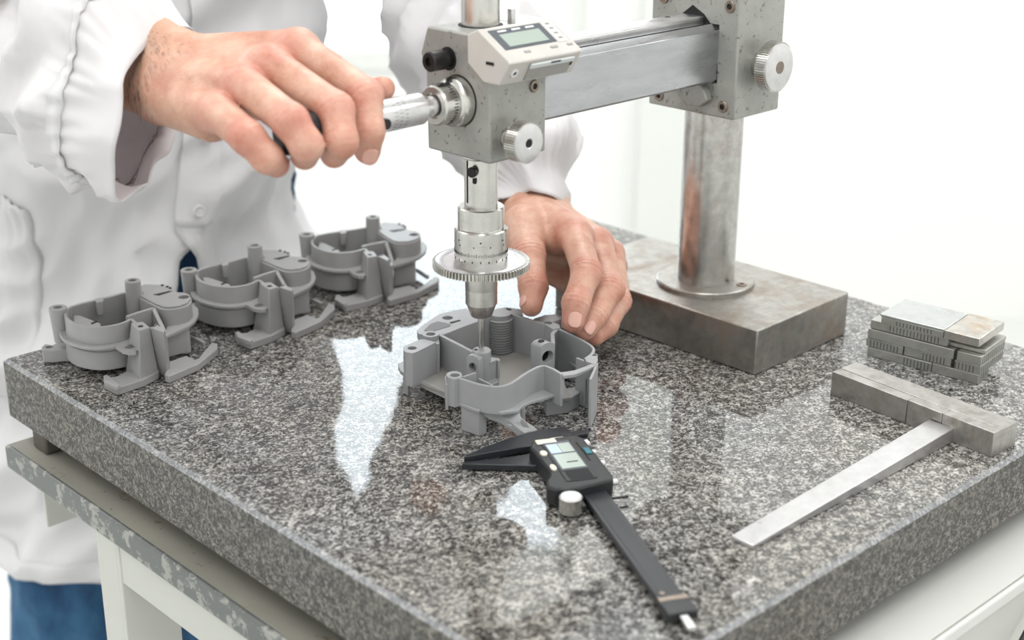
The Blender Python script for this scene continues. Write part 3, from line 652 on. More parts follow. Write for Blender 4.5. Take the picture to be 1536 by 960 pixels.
        o = M().prism(prof, 0, th, TT, holes=[(r, hz, hr)]).build(name, m_, s, bev=.0005)
        M().lathe([(hr*1.02,th*.5),(.0001,th*.5)], 20, TT @ Matrix.Translation((r,hz,0))).build('bearing_hole', BLK, o)
        return o
    a = c(478,402,.043); b = c(560,422,.043); dv = (Vector(c(610,392,.043))-Vector(b))*1.0
    upright(a, b, dv, .010, .0435, 'bearing_block', .0345, .0034)
    h = c(535,380,.0435); M().prism(circ(h[0],h[1],.0022,16), .0434, .0437).build('block_hole', BLK, s)
    M().prism(cc([(575,410),(690,425),(688,500),(672,505),(672,445),(620,455),(615,520),(580,520)][:2]+[(685,432),(640,452),(610,450)], .036), .0345, .0362).build('guide_lip', m_, s, bev=.0003)
    wl('guide_wall', [(610,452),(688,428)], .014, .036, .0020); wl('guide_wall', [(688,428),(690,440)], .022, .036, .0020)
    M().prism(cc([(560,530),(620,500),(680,520),(690,575),(640,600),(580,570)], .022), .012, .022).build('guide_base', m_, s, bev=B)
    a = c(966,342,.0445); b = c(1058,322,.0445); dv = Vector(c(900,318,.0445))-Vector(a)
    upright(a, b, dv, .010, .0455, 'bearing_block', .0345, .0048)
    h = c(968,312,.0455); M().prism(circ(h[0],h[1],.0024,16), .0454, .0457).build('block_hole', BLK, s)
    # small boss touched by the probe
    x, y = c(575,350,.0452)
    P = (-.0217+.0*1, .9752)
    x, y = P[0]-O[0], P[1]-O[1]
    M().lathe([(.0068,.010),(.0068,.0440),(.0060,.0448),(.0001,.0448)], 28, Matrix.Translation((x,y,0))).build('datum_boss', m_, s)
    M().prism(circ(x-.0042,y-.001,.0014,12), .0447, .0450).build('boss_hole', BLK, s)
    # back right bosses under the fingers
    M().prism(cc([(690,108),(730,85),(840,100),(850,140),(742,118)]), .020, R-.0006, holes=[(*c(752,101), .0030)], depth=.008).build('screw_boss', m_, s, bev=.0004)
    M().prism(cc([(915,150),(990,125),(1060,120),(1100,150),(1000,185),(930,185)]), .012, R-.002).build('back_lug', m_, s, bev=.0004)
    M().prism(cc([(975,195),(1000,178),(1085,210),(1092,232),(1045,240),(1030,232)]), .014, R+.0006, holes=[(*c(1012,198), .0034)], depth=.008).build('screw_boss', m_, s, bev=.0004)
    M().prism(cc([(1000,160),(1110,125),(1200,180),(1250,260),(1100,210)], .030), .010, .028).build('back_lug', m_, s, bev=.0004)
    # right end: corner boss, bridge, end plate, window and foot
    M().prism(cc([(1255,418),(1300,388),(1335,395),(1338,440),(1318,462),(1262,445)]), .026, R-.0002, holes=[(*c(1314,401), .0022)], depth=.006).build('screw_boss', m_, s, bev=.0005)
    br = [(1098,520),(1125,518),(1185,508),(1250,485),(1325,455),(1336,470),(1270,502),(1190,535),(1110,545)]
    M().prism(cc(br, .0385), .0365, .0392).build('bridge', m_, s, bev=.0004)
    M().wall(cc([(1108,540),(1105,527)], .0385), .0028, .0215, .0385).build('window_jamb', m_, s, bev=.0003)
    wl('end_plate', [(1333,455),(1325,478),(1290,560)], .0003, .0385, .0020)
    wl('end_plate', [(1325,470),(1200,420)], .0008, .0365, .0020)
    ft = cc([(985,672),(1060,668),(1090,640),(1180,610),(1216,625),(1216,650),(1150,690),(1060,706),(1000,712)], .0115)
    M().prism(ft, .0003, .0115).build('foot', m_, s, bev=.0006)
    M().prism(cc([(1060,655),(1085,700),(1160,690),(1120,600)], .0125), .011, .0135).build('foot_ledge', CASTF, s, bev=.0003)
    return s
CASTF = plastic('grey_moulded_housing_floor', (.30,.29,.27), .5); CASTD = plastic('moulded_recess_shade', (.15,.15,.155), .5)  # CASTD: housing grey darkened for the shade in pockets and slots
centre_housing()
# ------------------------------------------------------------------ three round housings on the left
def round_housing():
    O = at(175, 588, 0)
    s = empty('round_housing', (O[0],O[1],0), 0, 'round grey cast housing nearest the left corner of the granite, first of the row', 'machine part', 'round housings in a row on the left')
    R = .0405; m_ = CAST2
    def c(x, y, z=R): p = at(50+x*.20833, 400+y*.20833, z); return (p[0]-O[0], p[1]-O[1])
    def cc(l, z=R): return [c(x, y, z) for x, y in l]
    def wl(name, l, z0, z1, th=.0024, sm=0, z=None, mm=None): return M().wall(cc(l, z if z is not None else z1), th, z0, z1, smooth=sm).build(name, mm or m_, s, bev=.0004, angle=45)
    # D shaped drum: curved front, flat back
    drum = [(268,288),(240,310),(232,345),(252,378),(300,405),(380,425),(470,432),(560,423),(640,403),(705,373)]
    wl('drum_wall', drum, .0135, R, .0024, 5)
    wl('drum_wall', [(268,288),(350,262),(480,232),(660,185)], .0060, R, .0030)
    M().wall(cc([(x, y) for x, y in drum], R), .0045, .0055, .0205, smooth=5).build('lower_drum', m_, s, bev=.0006, angle=45)
    ring = [(236,298),(212,320),(205,352),(228,390),(285,420),(380,442),(470,447),(560,438),(640,420),(700,395)]
    M().wall(cc(ring, R), .0062, .0238, .0264, smooth=5).build('drum_flange', m_, s, bev=.0005, angle=45)
    inner = cc([(275,300),(300,400),(470,425),(690,370),(860,300),(760,215),(640,195)], R)
    M().prism(inner, .0060, .0080).build('drum_floor', m_, s, bev=.0004)
    M().prism(cc([(290,345),(330,345),(485,405),(480,425),(380,425),(290,390)], .036), .033, .0355).build('inner_shelf', m_, s, bev=.0004)
    M().prism(cc([(415,405),(455,388),(462,396),(420,414)], .0358), .0353, .0358).build('shelf_hole', BLK, s)
    M().prism(cc([(440,235),(510,222),(500,255),(455,262)], R), .030, R+.0006).build('wall_notch', m_, s, bev=.0004)
    M().wall(cc([(570,330),(665,190)], R), .0016, .0060, .018).build('inner_rib', m_, s)
    def tub(name, x, y, r, r0, z0, z1, hr, dz=.007):
        p = c(x, y, z1); o = M().lathe([(r0,z0),(r,z1-.0006),(r-.0005,z1),(hr,z1),(hr*.95,z1-dz)], 32, Matrix.Translation((p[0],p[1],0)), cap=False).build(name, m_, s)
        M().lathe([(hr,z1-dz+.0001),(.0001,z1-dz+.0001)], 20, Matrix.Translation((p[0],p[1],0))).build('boss_hole', BLK, o); return o
    tub('tall_post', 714, 97, .0062, .0072, .008, .0530, .0034)
    tub('side_post', 176, 292, .0070, .0052, .0160, .0440, .0036)
    M().wall(cc([(205,300),(250,300)], R), .004, .018, .036).build('post_web', m_, s)
    # partition
    wl('partition', [(672,357),(760,325),(862,295)], .0080, R, .0030)
    pa, pb = c(862,295,R), c(950,478,.0262); dx = (.0013,.0010); M().add([(pa[0]+sx*dx[0],pa[1]+sx*dx[1],z) for sx in (-1,1) for z in (.02,R)]+[(pb[0]+sx*dx[0],pb[1]+sx*dx[1],z) for sx in (-1,1) for z in (.02,.0266)], [(0,1,5,4),(2,6,7,3),(1,3,7,5),(0,4,6,2),(0,2,3,1),(4,5,7,6)]).build('partition', m_, s, bev=.0003)
    wl('partition', [(705,373),(740,405)], .0135, R, .0024)
    # right drum with cover plate
    cov = cc([(758,205),(800,198),(760,150),(800,130),(930,135),(1000,165),(990,185),(1080,190),(1125,205),(1130,235),(1110,262),(1050,285),(980,294),(930,290),(880,270)], R)
    M().prism(cov, R-.0026, R+.0004, holes=[(*c(1083,222), .0044)]).build('cover_plate', m_, s, bev=.0005)
    M().prism(cc([(862,205),(985,178),(992,184),(905,212)]), R+.0003, R+.0006).build('cover_slot', BLK, s)
    for x, y in ((930,140),(965,150),(985,160)): 
        p = c(x, y); M().prism(circ(p[0],p[1],.0012,10), R+.0003, R+.0012).build('cover_pin', BLK, s)
    wl('right_drum_wall', [(758,208),(880,272),(930,294),(985,298),(1050,289),(1108,267),(1130,238)], .0215, R-.001, .0022, 5, R)
    wl('right_drum_wall', [(1130,238),(1120,205),(1060,190)], .0215, R-.001, .0022, 3, R)
    fl = cc([(940,505),(975,385),(1100,340),(1130,262),(1150,265),(1185,300),(1190,345),(1165,385),(1120,425),(1040,462)], .0260)
    M().prism(fl, .0232, .0262).build('right_flange', m_, s, bev=.0005)
    M().prism(cc([(760,230),(860,300),(970,390),(1100,350),(1120,270),(1050,200),(850,170)], .0245), .0215, .0240).build('right_floor', m_, s, bev=.0004)
    # tower blocks
    def loft(name, top, zt, bot, zb, hole=None):
        A = [(*c(x, y, zt), zt) for x, y in top]; Bq = [(*c(x, y, zb), zb) for x, y in bot]; n = len(A)
        o = M().add(A+Bq, [tuple(range(n)), tuple(range(n, 2*n))[::-1]]+[(i, n+i, n+(i+1) % n, (i+1) % n) for i in range(n)]).build(name, m_, s, bev=.0006); return o
    t1 = loft('tower', [(703,405),(760,457),(838,436),(790,395)], .0425, [(665,760),(776,856),(905,782),(815,705)], .0012)
    p = c(772,430,.0425); M().prism(circ(p[0],p[1],.0020,14), .0424, .0427).build('tower_hole', BLK, t1)
    t2 = loft('tower', [(845,438),(938,472),(950,452),(880,410)], .0425, [(898,772),(962,796),(990,775),(930,735)], .0004)
    M().prism(cc([(855,430),(885,418),(890,422),(862,434)], .0426), .0424, .0427).build('tower_slot', BLK, t2)
    wl('tower_web', [(835,440),(850,440)], .004, .0405, .0030)
    # foot
    M().prism(cc([(505,790),(530,782),(560,800),(600,795),(680,755),(775,790),(850,760),(905,745),(895,765),(790,820),(610,880),(600,880),(508,832)], .0055), .0003, .0062).build('foot', m_, s, bev=.0006)
    M().prism(cc([(505,790),(532,782),(600,830),(625,852),(600,868),(508,826)], .0090), .0055, .0092).build('foot_lip', m_, s, bev=.0005)
    # lug with slot on the flange
    M().prism(cc([(565,545),(640,515),(690,490),(745,500),(752,540),(775,555),(770,590),(735,612),(690,615),(645,605),(605,578),(560,556)], .0262), .0236, .0263, holes=[(*c(700,578,.0262), .0030)], depth=.0020).build('slotted_lug', m_, s, bev=.0005)
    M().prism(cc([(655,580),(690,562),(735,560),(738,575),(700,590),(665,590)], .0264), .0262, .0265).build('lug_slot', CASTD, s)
    # left ear
    M().prism(cc([(60,582),(85,560),(140,568),(200,530),(240,520),(270,600),(200,600),(130,608),(70,605)], .0110), .0015, .0112, holes=[(*c(115,578,.0112), .0030)], depth=.004).build('side_ear', m_, s, bev=.0005)
    # window frame and bar to the right
    wl('frame_upright', [(938,470),(950,500)], .0003, .0300, .0030)
    wl('frame_back', [(950,480),(1100,440)], .0040, .0240, .0020, 0, .0240)
    p = c(1085,600,.004); M().lathe([(.0055,.003),(.0055,.0240)], 28, Matrix.Translation((p[0],p[1],0))).build('frame_pillar', m_, s)
    M().prism(cc([(955,745),(1140,650),(1160,672),(1190,660),(1285,545),(1325,555),(1325,592),(1190,700),(975,792),(945,780)], .0060), .0003, .0062).build('foot_bar', m_, s, bev=.0006)
    M().prism(cc([(1110,500),(1125,498),(1240,548),(1225,558)], .0062), .0040, .0075).build('foot_strut', m_, s, bev=.0004)
    M().prism(cc([(960,690),(1100,640),(1140,660),(965,745)], .0060), .0006, .0058).build('frame_sill', m_, s)
    return s
def copy_tree(o, parent=None):
    c = o.copy(); sc.collection.objects.link(c); c.parent = parent
    for ch in list(o.children): copy_tree(ch, c)
    return c
h1 = round_housing()
def ang(p): return math.atan2(p[1], p[0])
_o1, _t1 = at(175,588,0), at(86.5,461,.044)
for (fx, fy), (tx, ty), lab in (((373,520),(293,409),'round grey cast housing in the middle of the row of three, before the coat opening'),
                                ((517,464),(473,361),'round grey cast housing farthest back in the row, beside the probe')):
    c2 = copy_tree(h1); o2 = at(fx, fy, 0); t2 = at(tx, ty, .044)
    c2.location = (o2[0], o2[1], 0); c2.rotation_euler = (0, 0, ang(t2-o2)-ang(_t1-_o1)); c2['label'] = lab
# ------------------------------------------------------------------ person: one body mesh grown from blended round cones
def cone_d(P, a, b, ra, rb):
    a = np.array(a, np.float32); b = np.array(b, np.float32); ab = b-a; L2 = float(ab@ab)+1e-12
    t = np.clip(((P-a)@ab)/L2, 0, 1); q = P-a-t[:, None]*ab
    return np.sqrt((q*q).sum(1))-(ra+(rb-ra)*t)
def smin(a, b, k):
    h = np.clip(.5+.5*(b-a)/k, 0, 1); return b*(1-h)+a*h-k*h*(1-h)
def smax(a, b, k): return -smin(-a, -b, k)
def nets(fun, lo, hi, h):
    lo = np.array(lo); n = np.ceil((np.array(hi)-lo)/h).astype(int)+1
    ax = [lo[i]+h*np.arange(n[i]) for i in range(3)]
    F = np.empty(n, np.float32)
    yy, zz = np.meshgrid(ax[1], ax[2], indexing='ij'); base = np.stack([np.zeros(yy.size), yy.ravel(), zz.ravel()], 1).astype(np.float32)
    CH = max(1, int(400000//base.shape[0])+1)
    for i in range(0, n[0], CH):
        xs = ax[0][i:i+CH]; Pq = np.concatenate([base+np.array([x,0,0], np.float32) for x in xs]); F[i:i+CH] = fun(Pq).reshape(len(xs), n[1], n[2])
    ins = F < 0
    offs = [(i,j,k) for i in (0,1) for j in (0,1) for k in (0,1)]
    sl = lambda o: tuple(slice(o[d], n[d]-1+o[d]) for d in range(3))
    cnt = sum(ins[sl(o)].astype(np.int8) for o in offs); act = (cnt > 0) & (cnt < 8)
    idx = -np.ones(act.shape, int); cells = np.argwhere(act); idx[act] = np.arange(len(cells))
    acc = np.zeros((len(cells), 3)); num = np.zeros(len(cells))
    for d in range(3):
        for o in offs:
            if o[d]: continue
            o2 = tuple(o[e]+(e == d) for e in range(3))
            fa = F[cells[:,0]+o[0], cells[:,1]+o[1], cells[:,2]+o[2]]; fb = F[cells[:,0]+o2[0], cells[:,1]+o2[1], cells[:,2]+o2[2]]
            mk = (fa < 0) != (fb < 0); t = np.where(mk, fa/np.where(fa == fb, 1, fa-fb), 0)
            p = np.array(o, float)[None, :].repeat(len(cells), 0); p[:, d] += t
            acc[mk] += p[mk]; num[mk] += 1
    V = lo+h*(cells+acc/num[:, None]); Q = []
    for d in range(3):
        e, f = (d+1) % 3, (d+2) % 3
        s0 = [slice(None)]*3; s1 = [slice(None)]*3; s0[d] = slice(0,-1); s1[d] = slice(1,None)
        ch = ins[tuple(s0)] != ins[tuple(s1)]; E_ = np.argwhere(ch)
        E_ = E_[(E_[:,e] > 0) & (E_[:,f] > 0) & (E_[:,e] < n[e]-1) & (E_[:,f] < n[f]-1)]
        def at_(de, df):
            c = E_.copy(); c[:,e] -= de; c[:,f] -= df; return idx[c[:,0], c[:,1], c[:,2]]
        q = np.stack([at_(1,1), at_(0,1), at_(0,0), at_(1,0)], 1)
        fl = ins[E_[:,0], E_[:,1], E_[:,2]]; q[~fl] = q[~fl][:, ::-1]
        Q.append(q)
    Q = np.concatenate(Q); Q = Q[(Q >= 0).all(1)]
    return V, Q
def P_(t): return atd(*t)
class Hand:
    def __init__(s, spec):
        s.f = []; s.red = []; s.nails = []
        for name, js in spec['fingers'].items():      # joints (px, py, depth, radius)
            s.f.append([(P_(j[:3]), j[3]) for j in js])
        s.palm = [(P_(a[:3]), a[3], P_(b[:3]), b[3]) for a, b in spec['palm']]
        s.ten = spec.get('kp', .009); s.kf = spec.get('kf', .0022)
        s.arm = [(P_(a[:3]), a[3], P_(b[:3]), b[3]) for a, b in spec['arm']]
        s.sink = [P_(q[:3])for q in spec.get('web', [])]
    def pts(s): return [p for f in s.f for p, _ in f]+[q for a in s.palm for q in (a[0], a[2])]
    cr = 1.
    def fun(s, P):
        d = np.full(len(P), 1., np.float32)
        # bounding skip
        D = None
        for f in s.f:
            g = None
            for (a, ra), (b, rb) in zip(f[:-1], f[1:]):
                e = cone_d(P, a, b, ra, rb); g = e if g is None else smin(g, e, .004)
            # flexed knuckle: slight swell at the joints, creases between
            for (a, ra) in f[1:-1]:
                r = np.sqrt(((P-a.astype(np.float32))**2).sum(1)); g = g-.0007*np.exp(-(r/(ra*1.15))**2)
            # skin creases around the middle and end joints
            for ji, amp in ((1, .00042), (2, .00030)):
                j0, jr = f[ji]; dr = f[ji][0]-f[ji-1][0]; dr = dr/np.linalg.norm(dr)+(f[ji+1][0]-f[ji][0])/np.linalg.norm(f[ji+1][0]-f[ji][0]); dr = (dr/np.linalg.norm(dr)).astype(np.float32)
                q = P-j0.astype(np.float32); sx = q@dr; rr = np.sqrt(((q-sx[:,None]*dr)**2).sum(1))
                g = g+s.cr*amp*np.cos(sx*2*math.pi/.0036)*np.exp(-(sx/.0055)**2)*np.exp(-(np.maximum(0, rr-jr*1.3)/.01)**2)
            D = g if D is None else smin(D, g, s.kf)
        pa = None
        for a, ra, b, rb in s.palm:
            e = cone_d(P, a, b, ra, rb); pa = e if pa is None else smin(pa, e, .0065)
        D = smin(D, pa, s.ten)
        ar = None
        for a, ra, b, rb in s.arm:
            e = cone_d(P, a, b, ra, rb); ar = e if ar is None else smin(ar, e, .016)
        return smin(D, ar, .014)
RH = dict(fingers=dict(
    index=[(448,74,.915,.0118),(549,143,.900,.0102),(553,197,.893,.0092),(551,226,.902,.0083)],
    middle=[(405,98,.900,.0122),(504,165,.877,.0106),(512,212,.870,.0096),(501,231,.884,.0086)],
    ring=[(366,128,.887,.0120),(436,182,.858,.0103),(460,218,.858,.0094),(457,234,.872,.0084)],
    pinky=[(326,168,.880,.0114),(371,206,.858,.0098),(401,237,.861,.0088),(415,247,.872,.0078)],
    thumb=[(300,150,.945,.0150),(430,150,.945,.0120),(528,148,.937,.0098),(574,133,.930,.0080)]),
  palm=[((268,88,.940,.0150),(445,76,.922,.0135)),((262,105,.932,.0160),(402,102,.908,.0135)),((252,122,.926,.0160),(364,132,.897,.0130)),
        ((246,142,.925,.0150),(322,172,.890,.0120)),((280,125,.950,.018),(400,130,.935,.016)),((250,150,.935,.016),(318,182,.905,.013))],
  arm=[((258,82,.948,.0180),(130,10,1.045,.0260)),((235,138,.948,.0185),(110,70,1.045,.0260))], kf=.0012)
LH = dict(fingers=dict(
    index=[(864,356,1.150,.0125),(880,409,1.105,.0110),(864,455,1.085,.0099),(860,482,1.083,.0085)],
    middle=[(897,366,1.170,.0120),(915,434,1.130,.0106),(893,473,1.112,.0096),(878,494,1.104,.0083)],
    ring=[(915,382,1.190,.0115),(927,452,1.148,.0098),(909,487,1.130,.0090),(893,503,1.122,.0080)],
    pinky=[(920,400,1.215,.0100),(925,455,1.180,.0085),(905,490,1.155,.0078),(890,503,1.145,.0070)],
    thumb=[(783,340,1.175,.0170),(793,385,1.150,.0130),(800,430,1.130,.0108),(797,458,1.122,.0088)]),
  palm=[((800,318,1.215,.0170),(862,354,1.160,.0150)),((812,318,1.222,.0170),(893,366,1.180,.0140)),((822,322,1.230,.0170),(912,382,1.200,.0130)),
        ((818,325,1.240,.0170),(918,398,1.225,.0125)),((785,322,1.205,.0180),(786,350,1.180,.0160)),((800,350,1.190,.016),(850,372,1.190,.015)),((800,345,1.185,.014),(835,365,1.170,.010)),((812,385,1.225,.018),(880,425,1.215,.016)),((800,360,1.20,.017),(860,400,1.215,.017))],
  arm=[((781,303,1.235,.0200),(735,190,1.31,.0270)),((817,309,1.240,.0190),(765,180,1.33,.0270))], kf=.0012)
HR, HL = Hand(RH), Hand(LH); HL.cr = 1.7
def hand_mesh(H, h=.0011):
    pts = np.array(H.pts()); lo = pts.min(0)-.024; hi = pts.max(0)+.024
    a = np.array([x for q in H.arm for x in (q[0],)]); lo = np.minimum(lo, a.min(0)-.03); hi = np.maximum(hi, a.max(0)+.03)
    return nets(H.fun, lo, hi, h)
def laplace(V, Q, it=2, f=.5):
    for _ in range(it):
        acc = np.zeros_like(V); n = np.zeros(len(V))
        for i in range(4):
            for j in (1, 3):
                np.add.at(acc, Q[:, i], V[Q[:, (i+j) % 4]]); np.add.at(n, Q[:, i], 1)
        V = V+f*(acc/np.maximum(n, 1)[:, None]-V)
    return V
# rest of the figure (under the clothes), coarser, overlapping the wrists
ER = (-.50,1.11,.265); SR = (-.545,1.42,.53); WR_ = P_((240,112,.948)); WL_ = P_((800,306,1.237)); EL = (-.075,1.45,.27); SL = (-.165,1.44,.53)
HIPX = -.372; HY = 1.455
body = [  # a, b, ra, rb
    ((HIPX,HY,.0),(HIPX,HY,.16),.100,.104),((HIPX-.045,HY,-.01),(HIPX+.045,HY,-.01),.088,.088),((HIPX,HY,.16),(HIPX-.005,HY-.015,.40),.104,.118),
    ((HIPX-.08,HY-.01,.42),(HIPX+.08,HY-.01,.42),.10,.10),((SR[0]+.05,SR[1],SR[2]-.01),(SL[0]-.05,SL[1],SL[2]-.01),.062,.062),
    (SR,ER,.055,.042),(ER,tuple(WR_),.042,.026),(SL,EL,.055,.042),(EL,tuple(WL_),.042,.026),
    ((HIPX,HY-.03,.52),(HIPX,HY-.055,.64),.056,.052),
    ((HIPX-.072,HY,-.06),(HIPX-.106,HY+.005,-.44),.060,.045),((HIPX-.106,HY+.005,-.44),(HIPX-.150,HY+.03,-.80),.046,.036),
    ((HIPX+.060,HY,-.06),(HIPX+.05,HY+.005,-.44),.066,.050),((HIPX+.05,HY+.005,-.44),(HIPX+.06,HY+.03,-.80),.046,.036),
    ((HIPX-.152,HY+.03,-.84),(HIPX-.156,HY-.10,-.855),.032,.024),((HIPX+.06,HY+.03,-.84),(HIPX+.065,HY-.10,-.855),.032,.024)]
HC = np.array([HIPX, HY-.085, .735])
def body_fun(P):
    D = None
    for a, b, ra, rb in body:
        e = cone_d(P, a, b, ra, rb); D = e if D is None else smin(D, e, .03)
    # head: cranium, jaw, nose, ears, brow
    hc = HC.astype(np.float32)
    q = (P-hc)/np.array([.076,.094,.098], np.float32); e = (np.sqrt((q*q).sum(1))-1)*.076
    e = smin(e, cone_d(P, hc+[0,-.035,-.055], hc+[0,-.055,-.085], .048, .030), .03)
    e = smin(e, cone_d(P, hc+[0,-.088,.0], hc+[0,-.108,-.032], .008, .013), .010)
    for sx in (-1, 1):
        e = smin(e, cone_d(P, hc+[sx*.077,.008,.012], hc+[sx*.077,.004,-.022], .010, .007), .006)
        e = smin(e, cone_d(P, hc+[sx*.012,-.088,.020], hc+[sx*.045,-.078,.022], .008, .006), .010)
        e = smax(e, -cone_d(P, hc+[sx*.028,-.098,.004], hc+[sx*.036,-.094,.004], .011, .010), .010)
    e = smin(e, cone_d(P, hc+[-.020,-.092,-.058], hc+[.020,-.092,-.058], .0065, .0065), .005)
    e = smin(e, cone_d(P, hc+[-.016,-.090,-.069], hc+[.016,-.090,-.069], .0065, .0065), .005)
    return smin(D, e, .02)
def person():
    parts = [hand_mesh(HR), hand_mesh(HL), nets(body_fun, (-.72,1.0,-.89), (.06,1.66,.87), .0085)]
    V = []; Q = []; o = 0
    for i, (v, q) in enumerate(parts):
        v = laplace(v, q, 2); V.append(v); Q.append(q+o); o += len(v)
    n01 = len(V[0])+len(V[1]); V = np.concatenate(V); Q = np.concatenate(Q)
    me = bpy.data.meshes.new('person'); me.from_pydata(V.tolist(), [], Q.tolist()); me.materials.append(SKIN); me.shade_smooth()
    red = np.zeros(len(V)); tan = np.zeros(len(V))
    for H, amt in ((HR, 1.), (HL, .75)):
        for fi, f in enumerate(H.f):
            for ji, (a, ra) in enumerate(f):
                wgt = (.55, .75, .45, .55)[ji] if fi < 4 else (.1,.3,.4,.5)[ji]
                r = np.sqrt(((V-a)**2).sum(1)); red += wgt*amt*.8*np.exp(-(r/(ra*1.25))**4)
        for a, ra, b, rb in H.arm:
            r = np.sqrt(((V-(a+(b-a)*.12))**2).sum(1)); tan += .5*np.exp(-(r/.034)**2)
    for nme, val in (('red', np.clip(red, 0, .8)), ('tan', np.clip(tan, 0, .7))):
        at_ = me.attributes.new(nme, 'FLOAT', 'POINT'); at_.data.foreach_set('value', val.astype(np.float32))
    o = bpy.data.objects.new('person', me); sc.collection.objects.link(o)
    tag(o, 'person in white lab coat and jeans gripping the gauge handle and a grey housing', 'person')
    return o
PERS = person()
# ---- fingernails: small curved plates on the back of the last joint
def nail(H, fi, along, side_hint, name='fingernail', sc_=1., r_off=.0):
    (a, ra), (b, rb) = H.f[fi][-2], H.f[fi][-1]
    d = Vector(b-a).normalized(); nrm = Vector(side_hint); nrm = (nrm-d*nrm.dot(d)).normalized(); s = d.cross(nrm)
    c = Vector(b)-d*along; m = M(); vs = []; fs = []; nu, nv = 15, 9; L, W = .0115*sc_, .0098*sc_
    R = rb+.0002
    for i in range(nu):
        u = i/(nu-1)-.5
        for j in range(nv):
            v = j/(nv-1)-.5; wv = W*math.sqrt(max(.02, 1-abs(u*2)**3.2)); ang = v*wv/R*1.05
            sink = (.0004+r_off)-.0010*max(0, abs(v)*2-.75)-.0022*max(0, u-.25)
            vs.append(tuple(c+d*(u*L)+nrm*(math.cos(ang)*(R+sink))+s*(math.sin(ang)*(R+sink))))
    for i in range(nu-1):
        for j in range(nv-1): fs.append((i*nv+j, i*nv+j+1, (i+1)*nv+j+1, (i+1)*nv+j))
    m.add(vs, fs); o = m.build(name, NAIL, PERS, angle=80); md = o.modifiers.new('s', 'SOLIDIFY'); md.thickness = .0006; md.offset = -1
camdir = -RM[2]
nail(HR, 0, .001, camdir+RM[0]*.35-RM[1]*.4); nail(HL, 0, .0, camdir+RM[0]*.05-RM[1]*.2); nail(HL, 4, .0015, camdir*.6-RM[0]*.9)
nail(HL, 1, -.001, camdir-RM[1]*.3)
# ---- wrist hair
def hairs():
    m = M(); rnd = random.Random(2)
    for H, n in ((HR, 340),):
        (a1, r1, b1, q1), (a2, r2, b2, q2) = H.arm
        for _ in range(n):
            t = rnd.uniform(-.22,.30); e = rnd.random(); a = (a1+(b1-a1)*t)*(1-e)+(a2+(b2-a2)*t)*e; ax = Vector(b1-a1).normalized()
            out = Vector(camdir)*1.0+Vector(RM[1])*rnd.uniform(-.9,.9); out = (out-ax*out.dot(ax)).normalized()
            p = Vector(a)+out*.012
            for _k in range(40):
                dd = float(H.fun(np.array([p], np.float32))[0])
                if abs(dd) < 2e-4: break
                p = p-out*dd
            dr = (-ax*.7+Vector(RM[1])*rnd.uniform(-.9,.1)+out*.25).normalized(); L = rnd.uniform(.005,.010); bend = Vector(RM[1])*-rnd.uniform(0,.003)
            m.tube([p-out*.0003, p+dr*L*.5+out*.0004, p+dr*L+bend-out*.0006], [.00010,.00008,.00004], 3)
    o = m.build('wrist_hair', HAIR, PERS); o['kind'] = 'stuff'
hairs()
# ---- clothes
def fold(p, seed, s=1.):
    v = Vector(p)
    return noise.noise(v*9*s+Vector((seed,0,0)))*.012+noise.noise(Vector((v.x*22,v.y*22,v.z*9))*s+Vector((0,seed,0)))*.006
def ridged(p, seed): 
    n = noise.noise(Vector(p)+Vector((seed,seed*.7,0))); return 1-abs(n)*2.4
def torso_pt(th, z, off=0.):
    # th=0 faces the viewer (-y); closed outline of the coat at height z
    t = (z+.45)/1.0
    a = .160+.008*math.cos(t*5)+.020*max(0, (.0-z)); b = .134+.04*max(0, -z)
    if z > .28: a += (z-.28)*.20
    cx = HIPX+.012+.12*min(0, z+.02)-.022*math.exp(-((z-.0)/.12)**2); cy = HY-.01
    if z > .30: cy -= (z-.3)*.05
    n = 2.3; c, s = math.cos(th), math.sin(th)
    r = (abs(s/a)**n+abs(c/b)**n)**(-1/n)
    p = Vector((cx+r*s, cy-r*c, z))
    # folds: diagonal drags from the waist to the left hip, plus soft vertical drape below
    k = ridged((p.x*7-p.z*8, p.z*4+p.x*3, 1.3), 3)*.024+ridged((p.x*17-p.z*17, p.z*9+p.x*8, 4.1), 8)*.011+ridged((th*2.4, z*2.2, 0), 12)*.016*max(0,min(1,.4-z))
    k += noise.noise(Vector((p.x*45,p.y*45,p.z*30)))*.0016
    r2 = r+k-.010+off
    return Vector((cx+r2*s, cy-r2*c, z))
def grid_mesh(name, rows, m_, parent, thick=.0014, closed=False, off=1, mat2=None):
    m = M(); n = len(rows[0]); vs = [tuple(p) for r in rows for p in r]; fs = []
    for i in range(len(rows)-1):
        for j in range(n if closed else n-1): fs.append((i*n+j, i*n+(j+1)%n, (i+1)*n+(j+1)%n, (i+1)*n+j))
    if mat2:                                           # keep the face side outwards, the lining inside
        r0 = rows[len(rows)//2]; ce = sum(r0, Vector())/n; i0 = (len(rows)//2)*n; a, b, c_, d = [Vector(vs[k]) for k in fs[i0]]
        if (b-a).cross(d-a).dot(a-ce) < 0: fs = [f[::-1] for f in fs]
    me = bpy.data.meshes.new(name); me.from_pydata(vs, [], fs); me.materials.append(m_); me.shade_smooth()
    if mat2: me.materials.append(mat2)
    o = bpy.data.objects.new(name, me); sc.collection.objects.link(o); o.parent = parent
    s = o.modifiers.new('s', 'SOLIDIFY'); s.thickness = thick; s.offset = off
    if mat2: s.material_offset = 1
    return o
